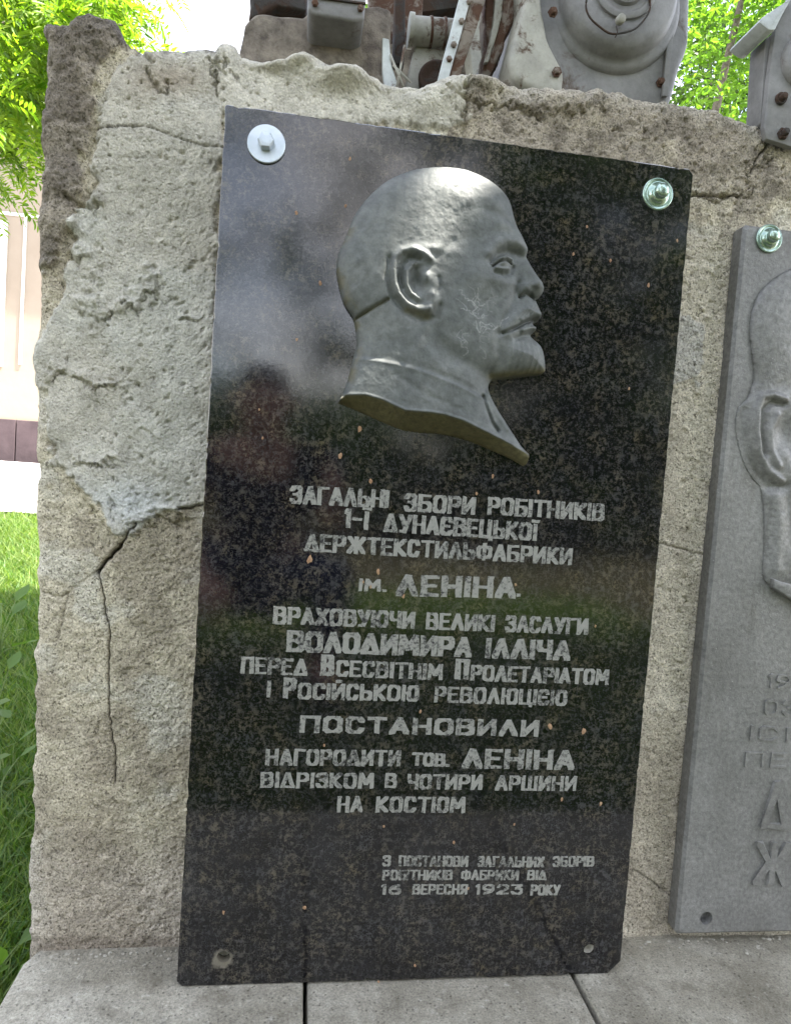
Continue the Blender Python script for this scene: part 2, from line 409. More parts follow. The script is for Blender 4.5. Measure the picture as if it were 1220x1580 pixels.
# ------------------------------------------------------------------ the monument wall
TOP = np.array([(-400, -40), (60, 30), (78, 24), (95, 14), (112, 12), (140, 14), (162, 20), (176, 40), (186, 58), (203, 62), (214, 71), (262, 72),
       (332, 70), (338, 60), (362, 60), (372, 82), (405, 90), (440, 92), (452, 84), (478, 86), (498, 99), (516, 104), (548, 103), (566, 116),
       (590, 124), (618, 134), (646, 138), (668, 127), (700, 114), (740, 120), (776, 130), (800, 136), (850, 137), (905, 140), (920, 136),
       (950, 140), (1005, 152), (1040, 156), (1085, 167), (1130, 176), (1165, 190), (1215, 214), (1300, 235), (1900, 330)], float)
LEFT = np.array([(20, 60), (60, 70), (250, 65), (400, 58), (500, 54), (560, 50), (600, 52), (640, 58), (900, 56), (1200, 48), (1480, 40)], float)
tp = pts(TOP[:, 0], TOP[:, 1], WY)
lp = pts(LEFT[:, 1], LEFT[:, 0], WY)
st = .0016
x_l = -.36; x_r = 1.02
xs = np.arange(x_l, x_r, st); nv = 700
zt = np.interp(xs, tp[:, 0], tp[:, 2])+(fbm(xs*60, xs*0, 5, 4)-.5)*.010
v = np.linspace(0, 1, nv)
Xg, Vg = np.meshgrid(xs, v); Zb = LZ-.04
Zg = Zb+(zt[None, :]-Zb)*Vg
# the left edge wanders: squeeze the first columns on to it
lx = np.interp(Zg, lp[::-1, 2], lp[::-1, 0]) + (fbm(Zg*45, Zg*0, 9, 4)-.5)*.010
k0 = .14
tt = np.clip((Xg-x_l)/k0, 0, 1)
Xg = np.where(Xg < x_l+k0, lx+(x_l+k0-lx)*tt, Xg)
PX, PY = proj(np.stack([Xg, np.full_like(Xg, WY), Zg], -1))
n_a = fbm(Xg*9, Zg*9, 21, 4)-.5; n_b = fbm(Xg*38, Zg*38, 22, 4)-.5; n_c = fbm(Xg*130, Zg*130, 23, 4)-.5
n_d = fbm(Xg*330, Zg*330, 24, 2)-.5
wob = n_b*46+n_c*20
patchP = [(176, 92), (215, 66), (348, 60), (430, 78), (560, 95), (720, 110), (722, 200), (560, 190), (345, 190), (345, 160), (330, 600), (322, 782), (286, 790), (243, 792), (215, 806),
          (206, 824), (180, 824), (168, 806), (140, 770), (118, 742), (76, 722), (74, 640), (76, 600), (30, 600), (30, 560), (62, 520), (88, 478),
          (104, 410), (118, 350), (138, 292), (150, 230), (156, 150)]
sd = sdist(PX, PY, patchP)+wob*.7
patch = sm(-1.5, 2.5, sd)
sd_thin = sdist(PX, PY, [(1038, 480), (1088, 500), (1076, 600), (1062, 585), (1030, 600), (1000, 760), (1000, 560)])+wob*.4
thin = sm(-1, 2, sd_thin)*(PX > 900)
H = n_a*.009+n_b*.0028
rough_c = (n_c*.0014+n_d*.0016+np.minimum(0, n_c+.10)*.006)
H += rough_c*(1-patch*.72)
H += patch*.0045*sm(0, 9, sd+2)
H += thin*.0012
# pocks in the mortar
def pocks(n, box, r0, r1, dep, seed, side=1):
    global H
    r = np.random.default_rng(seed)
    for _ in range(n):
        cx, cy = r.uniform(box[0], box[2]), r.uniform(box[1], box[3]); rad = r.uniform(r0, r1)
        P0 = pt(cx, cy, WY); i0 = int((P0[0]-x_l)/st); R = int(rad*2/1.0)+3
        if i0 < R or i0 > len(xs)-R: continue
        zc = np.interp(P0[0], xs, zt); j0 = int((P0[2]-Zb)/(zc-Zb)*(nv-1))
        sl_ = (slice(max(j0-R, 0), j0+R), slice(i0-R, i0+R))
        a = r.uniform(0, 3.14); u = (PX[sl_]-cx)*math.cos(a)+(PY[sl_]-cy)*math.sin(a); w_ = -(PX[sl_]-cx)*math.sin(a)+(PY[sl_]-cy)*math.cos(a)
        H[sl_] -= side*dep*r.uniform(.4, 1.3)*np.exp(-((u/rad)**2+(w_/(rad*.6))**2)**1.4)
pocks(1500, (60, 200, 342, 800), 1.4, 2.8, .0015, 1); pocks(240, (80, 200, 342, 800), 2.2, 5, .0036, 31)
pocks(160, (150, 80, 720, 190), 1.6, 4.0, .003, 2)
pocks(700, (45, 800, 320, 1470), 1.6, 4.0, .0022, 3)
pocks(500, (45, 820, 320, 1470), 1.6, 4.0, .0016, 4, -1)
pocks(200, (70, 20, 160, 520), 2, 6, .0035, 5)
pocks(160, (70, 20, 160, 520), 2, 6, .003, 6, -1)
pocks(450, (720, 130, 1220, 330), 1.6, 5, .0026, 7)
pocks(350, (720, 130, 1220, 330), 1.6, 5, .0022, 8, -1)
pocks(420, (990, 320, 1150, 1450), 1.8, 4.5, .0026, 9)
pocks(300, (990, 320, 1150, 1450), 1.8, 4.0, .0026, 10, -1)
# trowel marks and torn mortar edges: a ridge with a hollow just beside it
dirt_shade = np.zeros_like(H)
wx = PX+n_c*34+n_b*26; wy = PY+n_c*30+n_b*16
def tear(P, wd=5, up=.004, dn=.006, off=(3, 4)):
    global H
    P = np.array(P, float); H += stroke(wx, wy, P, wd*1.6, up*.9)
    H -= stroke(wx, wy, P+np.array(off)*1.2, wd*.6, dn*.7)
tear([(190, 470), (212, 468), (226, 448), (238, 424)], 6, .006, .011, (3, 5))
tear([(120, 466), (160, 474), (190, 470)], 7, .004, .002, (0, 9))
tear([(160, 474), (165, 486), (163, 498)], 3.5, .002, .011, (1, 1))
tear([(278, 488), (298, 492), (312, 497)], 4, .003, .009, (2, 5))
tear([(78, 577), (92, 570), (104, 574)], 6, .005, .010, (2, 7))
tear([(122, 582), (142, 586)], 5, .004, .008, (1, 5))
tear([(150, 598), (168, 600), (186, 592)], 5, .005, .008, (0, 5))
tear([(150, 600), (155, 616)], 4, .002, .006, (3, 2))
tear([(120, 712), (150, 716), (180, 706)], 6, .004, .008, (1, 6))
tear([(108, 300), (126, 310), (146, 306)], 7, .006, .009, (3, 10))
tear([(106, 384), (118, 396), (126, 386)], 7, .006, .010, (2, 9))
tear([(224, 108), (236, 128), (250, 150), (258, 128)], 5, .001, .010, (0, 0))
tear([(346, 88), (334, 112), (333, 146)], 5, .001, .010, (0, 0))
tear([(340, 112), (364, 118)], 3, .001, .007, (0, 0))
tear([(222, 660), (232, 668)], 5, .003, .005, (1, 3))
tear([(210, 70), (226, 90)], 5, .002, .010, (0, 0))
tear([(118, 742), (140, 770), (168, 806), (182, 822)], 6, .005, .004, (-5, 4))
tear([(205, 822), (214, 806), (243, 793), (286, 789)], 5, .004, .006, (3, 6))
tear([(172, 770), (176, 800)], 4, .0, .005, (0, 0))
tear([(1052, 300), (1100, 302), (1140, 303), (1152, 290), (1156, 262), (1176, 232), (1196, 205)], 4, .003, .010, (1, 3))
tear([(1036, 600), (1060, 578), (1078, 584)], 4, .001, .003, (1, 2))
tear([(690, 140), (730, 160), (790, 165), (830, 185)], 5, .004, .009, (1, 4))
tear([(800, 165), (850, 178), (900, 176), (925, 158), (925, 138)], 5, .003, .006, (0, 4))
tear([(720, 128), (716, 160), (700, 196)], 5, .003, .004, (2, 2))
tear([(370, 90), (440, 112), (520, 118), (600, 138), (690, 150)], 9, .004, .002, (0, 8))
def crack(P, wd, dep, n=6, jit=3.0, dr=1.0):
    global H, dirt_shade
    P = cr(P, n, False); r = np.random.default_rng(int(P[0][0]*7)); P = P+r.normal(0, jit*.35, P.shape)
    H -= stroke(PX, PY, P, wd, dep); dirt_shade += stroke(PX, PY, P, wd*.75, dr)
crack([(212, 806), (200, 822), (186, 842)], 1.6, .009)
crack([(186, 840), (170, 860), (151, 882)], 2.4, .018, dr=1.2)
crack([(151, 882), (158, 905), (164, 945), (169, 975), (168, 1030), (167, 1080), (172, 1130), (177, 1165), (178, 1208)], 1.3, .006)
crack([(150, 884), (128, 898), (106, 915), (100, 945), (88, 990)], 2.2, .002, dr=.25)
crack([(64, 915), (90, 920), (105, 916)], 1.6, .003, dr=.3)
crack([(148, 201), (180, 198), (225, 198), (262, 210), (300, 224), (346, 231)], 1.0, .0035, jit=1.2, dr=.7)
crack([(140, 247), (200, 245), (250, 246)], 1.2, .0015, jit=1, dr=.25)
crack([(276, 786), (296, 781), (322, 777)], 1.6, .007)
crack([(1060, 302), (1100, 303), (1142, 303)], 1.8, .008)
crack([(1012, 838), (1050, 846), (1070, 854), (1094, 855)], 1.6, .003, dr=.5)
crack([(976, 1342), (1000, 1356), (1040, 1388)], 1.5, .003, jit=1, dr=.5)
crack([(1085, 1065), (1070, 1100), (1056, 1130)], 1.3, .002, dr=.4)
crack([(1154, 268), (1172, 236), (1190, 214)], 1.8, .006)
# lumps along the top, the block at the top left stands proud, the lower right corner swells out
H += blob(PX, PY, 465, 96, 30, 12, .016)+blob(PX, PY, 528, 122, 42, 19, .022)+blob(PX, PY, 425, 104, 20, 9, .010)
H += blob(PX, PY, 742, 130, 46, 16, .016)+blob(PX, PY, 664, 160, 50, 22, .008)+blob(PX, PY, 860, 160, 45, 22, .010)
H += .014*sm(8, -4, sdist(PX, PY, [(215, 60), (130, 110), (120, 210), (100, 330), (30, 420), (0, 0), (200, 0)])*-1+wob*.5)*0
blk = sm(-4, 6, sdist(PX, PY, [(0, -30), (196, -30), (203, 62), (176, 82), (155, 120), (150, 170), (132, 235), (118, 320), (90, 400), (0, 430)])+wob)
H += blk*.006+blk*(n_b*.008+n_c*.004)
H += .006*sm(340, 250, PY+n_b*40)*(PX > 720)
# rounded arrises
edge_top = (zt[None, :]-Zg); H -= .012*np.exp(-(edge_top/.006))
H -= .010*np.exp(-((Xg-lx)/.006))*((Xg-lx) < .06)
dmax = (H < -.03); H = np.where(dmax, -.03, H)
# albedo
c_patch = np.array([.470, .445, .375]); c_old = np.array([.50, .45, .34]); c_brown = np.array([.235, .205, .165]); c_pale = np.array([.56, .535, .45])
c_pink = np.array([.47, .42, .355])
col = np.ones(H.shape+(3,))*c_old
mixc = lambda col, c, f: col+(c-col)*np.clip(f, 0, 1)[..., None]
blotch = fbm(Xg*16, Zg*16, 41, 4)
col = mixc(col, np.array([.34, .30, .225]), sm(.48, .62, blotch)*.85)
col = mixc(col, c_pale, sm(.56, .72, fbm(Xg*20, Zg*20, 43, 4))*.6)
col = mixc(col, c_pink, sm(1250, 1380, PY)*.8)
col = mixc(col, np.array([.56, .51, .41]), (PX > 900)*sm(330, 420, PY)*.75)
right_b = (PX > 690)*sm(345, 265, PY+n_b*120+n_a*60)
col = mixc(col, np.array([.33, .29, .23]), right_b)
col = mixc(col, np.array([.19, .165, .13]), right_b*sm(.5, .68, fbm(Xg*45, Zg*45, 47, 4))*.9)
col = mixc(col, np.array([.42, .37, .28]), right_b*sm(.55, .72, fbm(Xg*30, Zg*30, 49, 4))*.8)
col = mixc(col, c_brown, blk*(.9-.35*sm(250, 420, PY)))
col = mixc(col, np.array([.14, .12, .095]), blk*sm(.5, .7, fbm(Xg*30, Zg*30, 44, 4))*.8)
col = mixc(col, np.array([.25, .215, .17]), (PX < 130)*sm(440, 330, PY)*.0)
pc = np.ones(H.shape+(3,))*c_patch
pc = mixc(pc, np.array([.50, .49, .43]), sm(.45, .68, fbm(Xg*11, Zg*11, 45, 4))*.8)
pc = mixc(pc, np.array([.35, .335, .275]), sm(.52, .72, fbm(Xg*24, Zg*24, 46, 4))*.55)
pc = mixc(pc, np.array([.50, .51, .49]), blob(PX, PY, 205, 775, 60, 38, 1.0))
pc = mixc(pc, np.array([.30, .25, .185]), blob(PX, PY, 265, 125, 70, 34, .8))
pc = mixc(pc, np.array([.56, .53, .45]), ((PX > 340)*sm(220, 180, PY)*.8))
col = mixc(col, pc, patch)
col = mixc(col, np.array([.42, .41, .38]), thin*.7)
tops = sm(40, 4, (PY-np.interp(PX, TOP[:, 0], TOP[:, 1]))+n_b*40)
col = mixc(col, np.array([.48, .45, .38]), tops*(PX > 340)*.55)
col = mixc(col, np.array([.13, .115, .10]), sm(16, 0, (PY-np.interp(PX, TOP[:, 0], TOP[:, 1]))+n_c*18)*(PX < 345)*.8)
stainn = fbm(Xg*7+Zg*2, Zg*3, 51, 4)
col = mixc(col, np.array([.26, .22, .165]), sm(.55, .75, stainn)*.45*(1-patch))
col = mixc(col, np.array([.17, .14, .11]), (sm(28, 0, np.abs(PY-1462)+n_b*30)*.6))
col = mixc(col, np.array([.035, .03, .025]), np.clip(dirt_shade, 0, 1)*.85)  # crack dirt doubles as painted shade for cracks too fine for the mesh
col *= (1+n_c*.35)[..., None]
# right of the frame the sheet goes on coarsely
keepq = np.ones((nv-1, len(xs)-1), bool)
GP = [pt(347, 160, 0), pt(1070, 262, 0), pt(955, 1503, 0), pt(273, 1523, 0)]
gx0 = (GP[0][0]+GP[3][0])/2; gx1 = (GP[1][0]+GP[2][0])/2; gzt = (GP[0][2]+GP[1][2])/2; gzb = LZ+.0005
QL = pt(1147, 345, .044); qx0 = (pt(1147, 345, .044)[0]+pt(1043, 1440, .044)[0])/2; qzt = QL[2]; qzb = pt(1060, 1443, .044)[2]
qx1 = qx0+.62
Xc = Xg[:-1, :-1]; Zc = Zg[:-1, :-1]
keepq &= ~((Xc > gx0+.03) & (Xc < gx1-.03) & (Zc > gzb-.01) & (Zc < gzt-.03))
keepq &= ~((Xc > qx0+.03) & (Xc < qx1-.03) & (Zc > qzb+.03) & (Zc < qzt-.03))
V = np.stack([Xg, WY-H, Zg], -1)
# close the wall: back sheet reached from the top, left and right rims
I = np.arange(V.shape[0]*V.shape[1]).reshape(V.shape[:2]); n0 = I.size
F = np.stack([I[:-1, :-1], I[:-1, 1:], I[1:, 1:], I[1:, :-1]], -1)[keepq]
vv = [V.reshape(-1, 3)]; ff = [F]; cc = [col.reshape(-1, 3)]
TH = .30
def skirt(idx, dirs, steps=(.004, .02, .06, .12, .20, .30), flip=False, colr=None, drop=.0):
    base = V.reshape(-1, 3)[idx]; prev = idx; global n0
    for q, s_ in enumerate(steps):
        P = base.copy(); P[:, 1] = WY+s_+(base[:, 1]-WY)*max(0, 1-s_*20)
        nn = (fbm(P[:, 0]*40+5*q, P[:, 2]*40+P[:, 1]*40, 61, 3)-.5)
        if dirs == 'z': P[:, 2] += nn*.012*min(1, s_*30)
        else: P[:, 0] += nn*.008*min(1, s_*30)
        new = np.arange(len(idx))+n0; n0 += len(idx)
        vv.append(P); cc.append(np.repeat(np.array([[.25, .23, .19]]), len(idx), 0)*(1+nn[:, None]))
        a = np.stack([prev[:-1], prev[1:], new[1:], new[:-1]], -1)
        ff.append(a[:, ::-1] if flip else a); prev = new
    return prev
skirt(I[-1, :], 'z'); skirt(I[:, 0], 'x', flip=True)
me = mesh_np('facing', np.concatenate(vv), np.concatenate(ff))
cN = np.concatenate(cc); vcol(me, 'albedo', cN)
rg = np.zeros_like(cN); rg[:I.size, 0] = patch.reshape(-1); vcol(me, 'region', rg)
wall = empty('concrete_wall', (0, WY+.15, LZ), 'weathered concrete wall with grey cement patch and cracked face, carrying both plaques', 'wall')
link('facing', me, M['wall'], wall)
b = MB(); b.box(((x_r+2.2)/2, WY+.15, (LZ-.04+1.08)/2), (2.2-x_r, .30, 1.08-LZ+.04)); o = b.rough(.004, 12, 8).build('wall_end', M['mortar'], wall)
b = MB(); b.box((.37, WY+.17, .53), (1.24, .24, .86)); b.build('wall_core', M['mortar'], wall)

# ------------------------------------------------------------------ ledge of slabs
ledge = empty('stone_ledge', (0, -.3, 0))
ledge['kind'] = 'structure'
jx1 = ptz(471, 1540, LZ)[0]; jx2 = ptz(893, 1520, LZ)[0]; jl = ptz(44, 1472, LZ)[0]
def slab(x0, x1, rot=0.0, round_l=False, dz=0.0):
    b = MB(); n = 12
    P = [(x0, -.42), (x1, -.42), (x1, WY+.02), (x0, WY+.02)]
    if round_l: P = [(x0, -.42), (x1, -.42), (x1, WY+.02), (x0+.035, WY+.02), (x0+.012, WY+.008), (x0, WY-.02)]
    b.prism([(x, y, 0.02) for x, y in P], (0, 0, LZ+dz-.02))
    es = [e for e in b.bm.edges if all(v.co.z > LZ+dz-.001 for v in e.verts)]
    bmesh.ops.bevel(b.bm, geom=es, offset=.004, segments=3, affect='EDGES', profile=.5)
    return b.build('slab', M['slab'], ledge, ang=40)
slab(jl, jx1-.0025, round_l=True); slab(jx1+.0025, jx2-.002, dz=-.0015); slab(jx2+.0035, 1.6, dz=.001)
# the strip of crumbled mortar where the wall meets the slabs
b = MB()
for i in range(260):
    x = rng.uniform(jl+.02, .95); r = rng.uniform(.0008, .0028)
    if gx0 < x < gx1 and rng.random() < .5: continue
    bmesh.ops.create_icosphere(b.bm, subdivisions=1, radius=r, matrix=Matrix.Translation((x, WY-.006-rng.exponential(.006), LZ+r*.3)) @ Matrix.Diagonal((rng.uniform(.7, 1.8), 1, rng.uniform(.5, 1), 1)))
o = b.rough(.001, 300).build('mortar_crumbs', M['mortar']); tag(o, 'small crumbs of mortar lying along the foot of the wall', 'rubble', kind='stuff')

# ------------------------------------------------------------------ granite plaque
plaque = empty('granite_plaque', ((gx0+gx1)/2, .02, LZ), 'tall black granite plaque with profile portrait relief and carved grey inscription, bolted to the wall', 'plaque')
def rect_loop(x0, x1, z0, z1, amp, seed, cham):
    r = np.random.default_rng(seed); P = []
    cs = [(x0, z0), (x1, z0), (x1, z1), (x0, z1)]
    for i in range(4):
        a = np.array(cs[i]); b_ = np.array(cs[(i+1) % 4]); d = (b_-a)/np.linalg.norm(b_-a); n_ = np.array([d[1], -d[0]])
        a2 = a+d*cham[i]; b2 = b_-d*cham[(i+1) % 4]; L = np.linalg.norm(b2-a2); k_ = int(L/.006)
        for t in np.linspace(0, 1, k_, endpoint=False):
            s = t*L; off = -abs(r.normal(0, amp))*(vn(np.array(s*70), np.array(float(i)), seed) > .45)*(2.2 if i == 0 else 1)
            P.append(a2+(b2-a2)*t+n_*off*(0 < t))
        P.append(b2)
    return P
H1 = pt(345, 1476, 0); H2 = pt(909, 1466, 0)
def plate_with_holes(loop, holes, y0, thick, rad, bev, name, mat, parent):
    bm = bmesh.new()
    front = [bm.verts.new((p[0], y0, p[1])) for p in loop]; es = [bm.edges.new((front[i], front[(i+1) % len(front)])) for i in range(len(front))]
    rings = []
    for hx, hz in holes:
        ring = [bm.verts.new((hx+rad*math.cos(t), y0, hz+rad*math.sin(t))) for t in np.linspace(0, 2*math.pi, 28, endpoint=False)]
        es += [bm.edges.new((ring[i], ring[(i+1) % 28])) for i in range(28)]; rings.append(ring)
    bmesh.ops.triangle_fill(bm, use_beauty=True, use_dissolve=False, edges=es)
    cx = sum(p[0] for p in loop)/len(loop); cz = sum(p[1] for p in loop)/len(loop)
    prev = front
    # shrink the front face by bev, the sides run back
    mid = [bm.verts.new((v.co.x+math.copysign(bev, v.co.x-cx)*(abs(v.co.x-cx) > abs(loop[0][0]-cx)*.9), y0+bev, v.co.z+math.copysign(bev, v.co.z-cz)*(abs(v.co.z-cz) > .4*(max(p[1] for p in loop)-min(p[1] for p in loop))*1.2))) for v in front]
    back = [bm.verts.new((v.co.x, y0+thick, v.co.z)) for v in mid]
    N = len(front)
    for A, B in ((front, mid), (mid, back)):
        for i in range(N): bm.faces.new((A[i], A[(i+1) % N], B[(i+1) % N], B[i]))
    for ring in rings:
        dp = [bm.verts.new((v.co.x, y0+min(thick*.6, .014), v.co.z)) for v in ring]
        for i in range(28): bm.faces.new((ring[i], dp[i], dp[(i+1) % 28], ring[(i+1) % 28]))
        bm.faces.new(dp)
    bmesh.ops.recalc_face_normals(bm, faces=bm.faces)
    me = bpy.data.meshes.new(name); bm.to_mesh(me); bm.free()
    return link(name, me, mat, parent)
plate_with_holes(rect_loop(gx0+.001, gx1-.001, gzb+.001, gzt-.001, .0006, 3, (.006, .016, .006, .002)), [(H1[0], H1[2]), (H2[0], H2[2])], 0, .04, .0075, .001,
                 'granite_slab', M['granite'], plaque)
for q, hp in enumerate((H1, H2)):
    b = MB(); b.lathe((hp[0], .0125, hp[2]), (0, -1, 0), [(0, .004 if q else .0), (.004, .003 if q else 0), (.0072, .008 if q else .001)], 20)
    b.rough(.0006, 400).build('hole_filling', M['mortar'], plaque)
b = MB(); b.box(((gx0+gx1)/2, .052, (gzt+LZ)/2), (gx1-gx0-.04, .022, gzt-LZ-.05)); b.build('mortar_bed', M['mortar'], plaque)

# bolts
def bolt(px, py, Y, rpx, kind, parent, label):
    P = pt(px, py, Y-.004); c = Vector((P[0], Y, P[2])); r = rpx*(Y+DIST)/FPX
    if kind == 'flat':
        b = MB(); b.lathe(c, (0, -1, 0), [(r*.35, .0), (r*.97, .0), (r, .0006), (r, .0030), (r*.97, .0036), (r*.36, .0036)], 48)
        wsh = b.build('washer', M['zinc'], parent, ang=30)
        b = MB(); hr = r*.44
        b.lathe(c+Vector((0, -.0036, 0)), (0, -1, 0), [(hr, 0), (hr, .0085), (hr*.86, .0102), (hr*.5, .0106), (0, .0106)], 6)
        o = b.build('bolt_head', M['zinc'], parent)
        wsh['label'] = label
    else:
        b = MB(); b.lathe(c, (0, -1, 0), [(r*.3, 0), (r*.99, 0), (r, .0009), (r*.985, .0022), (r*.90, .0026), (r*.84, .0018), (r*.70, .0020), (r*.56, .0042), (r*.5, .0060), (r*.3, .0062)], 56)
        wsh = b.build('washer', M['green_zinc'], parent, smooth=True); wsh['label'] = label
        b = MB(); hr = r*.45
        b.lathe(c+Vector((r*.06, -.0050, r*.06)), (0, -1, 0), [(hr, 0), (hr*1.02, .004), (hr*.92, .0072), (hr*.6, .0086), (0, .0090)], 32)
        b.build('bolt_head', M['green_zinc'], parent, smooth=True)
bolt(411, 221, 0, 27.5, 'flat', plaque, 'wide flat pale zinc washer at the top left corner')
bolt(1016, 298, 0, 25.5, 'dome', plaque, 'round greenish cup washer at the top right corner')

# inscription
G = {}
def _g(ch, w, *pl): G[ch] = (w, pl)
_w = .60
_g('А', .62, [(0, 0), (.31, 1), (.62, 0)], [(.12, .28), (.50, .28)])
_g('Б', _w, [(_w*.92, 1), (0, 1), (0, 0), (_w-.13, 0), (_w, .13), (_w, .42), (_w-.13, .55), (0, .55)])
_g('В', _w, [(0, 0), (0, 1), (_w-.16, 1), (_w-.05, .9), (_w-.05, .65), (_w-.16, .54), (0, .54)], [(_w-.16, .54), (_w, .42), (_w, .12), (_w-.13, 0), (0, 0)])
_g('Г', .50, [(0, 0), (0, 1), (.50, 1)])
_g('Д', .66, [(0, 0), (.33, 1), (.66, 0), (0, 0)])
_g('Е', .50, [(.50, 1), (0, 1), (0, 0), (.50, 0)], [(0, .52), (.40, .52)])
_g('Є', .56, [(.56, .80), (.43, 1), (.13, 1), (0, .85), (0, .15), (.13, 0), (.43, 0), (.56, .20)], [(0, .5), (.40, .5)])
_g('Ж', .96, [(.48, 0), (.48, 1)], [(0, 1), (.36, .52), (0, 0)], [(.96, 1), (.60, .52), (.96, 0)], [(.36, .52), (.60, .52)])
_g('З', .56, [(0, .80), (.13, 1), (.42, 1), (.54, .88), (.54, .66), (.42, .53), (.22, .53)], [(.42, .53), (.56, .41), (.56, .13), (.43, 0), (.13, 0), (0, .20)])
_g('И', .60, [(0, 1), (0, 0), (.60, 1), (.60, 0)])
_g('Й', .60, [(0, 1), (0, 0), (.60, 1), (.60, 0)], [(.20, 1.24), (.40, 1.24)])
_g('І', 0, [(0, 0), (0, 1)])
_g('Ї', .10, [(.05, 0), (.05, .92)], [(-.09, 1.17), (-.06, 1.17)], [(.16, 1.17), (.19, 1.17)])
_g('і', 0, [(0, 0), (0, .72)], [(0, 1.0), (0, 1.02)])
_g('К', .58, [(0, 0), (0, 1)], [(.56, 1), (.08, .52), (.58, 0)])
_g('Л', .62, [(0, 0), (.31, 1), (.62, 0)])
_g('М', .80, [(0, 0), (.05, 1), (.40, .30), (.75, 1), (.80, 0)])
_g('Н', .60, [(0, 0), (0, 1)], [(.60, 0), (.60, 1)], [(0, .5), (.60, .5)])
_g('О', .60, [(.14, 0), (0, .16), (0, .84), (.14, 1), (.46, 1), (.60, .84), (.60, .16), (.46, 0), (.14, 0)])
_g('П', .60, [(0, 0), (0, 1), (.60, 1), (.60, 0)])
_g('Р', .56, [(0, 0), (0, 1), (.42, 1), (.56, .87), (.56, .58), (.42, .45), (0, .45)])
_g('С', .56, [(.56, .78), (.43, 1), (.13, 1), (0, .85), (0, .15), (.13, 0), (.43, 0), (.56, .22)])
_g('Т', .60, [(0, 1), (.60, 1)], [(.30, 0), (.30, 1)])
_g('У', .60, [(0, 1), (.32, .40)], [(.60, 1), (.26, 0), (.08, 0)])
_g('Ф', .84, [(.42, 0), (.42, 1.03)], [(.13, .14), (0, .28), (0, .72), (.13, .86), (.71, .86), (.84, .72), (.84, .28), (.71, .14), (.13, .14)])
_g('Х', .60, [(0, 0), (.60, 1)], [(0, 1), (.60, 0)])
_g('Ц', .64, [(0, 1), (0, 0), (.58, 0), (.58, 1)], [(.58, 0), (.70, 0), (.70, -.16)])
_g('Ч', .56, [(0, 1), (0, .60), (.12, .46), (.56, .46)], [(.56, 0), (.56, 1)])
_g('Ш', .88, [(0, 1), (0, 0), (.88, 0), (.88, 1)], [(.44, 0), (.44, 1)])
_g('Щ', .94, [(0, 1), (0, 0), (.88, 0), (.88, 1)], [(.44, 0), (.44, 1)], [(.88, 0), (1.0, 0), (1.0, -.16)])
_g('Ь', .56, [(0, 1), (0, 0), (.43, 0), (.56, .13), (.56, .42), (.43, .55), (0, .55)])
_g('Ю', .90, [(0, 0), (0, 1)], [(0, .5), (.36, .5)], [(.48, 0), (.36, .16), (.36, .84), (.48, 1), (.78, 1), (.90, .84), (.90, .16), (.78, 0), (.48, 0)])
_g('Я', .56, [(.56, 0), (.56, 1), (.14, 1), (0, .87), (0, .58), (.14, .46), (.56, .46)], [(.34, .46), (0, 0)])
_g('1', .12, [(0, .84), (.12, 1), (.12, 0)])
_g('2', .62, [(0, .76), (.14, 1), (.48, 1), (.62, .84), (.62, .62), (0, 0), (.64, 0)])
_g('3', .60, [(0, 1), (.56, 1), (.24, .60), (.48, .58), (.60, .44), (.60, .14), (.46, 0), (.12, 0), (0, .16)])
_g('6', .60, [(.52, 1), (.16, .78), (0, .5), (0, .16), (.14, 0), (.46, 0), (.60, .16), (.60, .40), (.46, .55), (.05, .55)])
_g('9', .60, [(.08, 0), (.44, .22), (.60, .5), (.60, .84), (.46, 1), (.14, 1), (0, .84), (0, .60), (.14, .45), (.55, .45)])
_g('-', .30, [(0, .5), (.30, .5)]); _g('.', .04, [(0, .03), (.04, .03)])
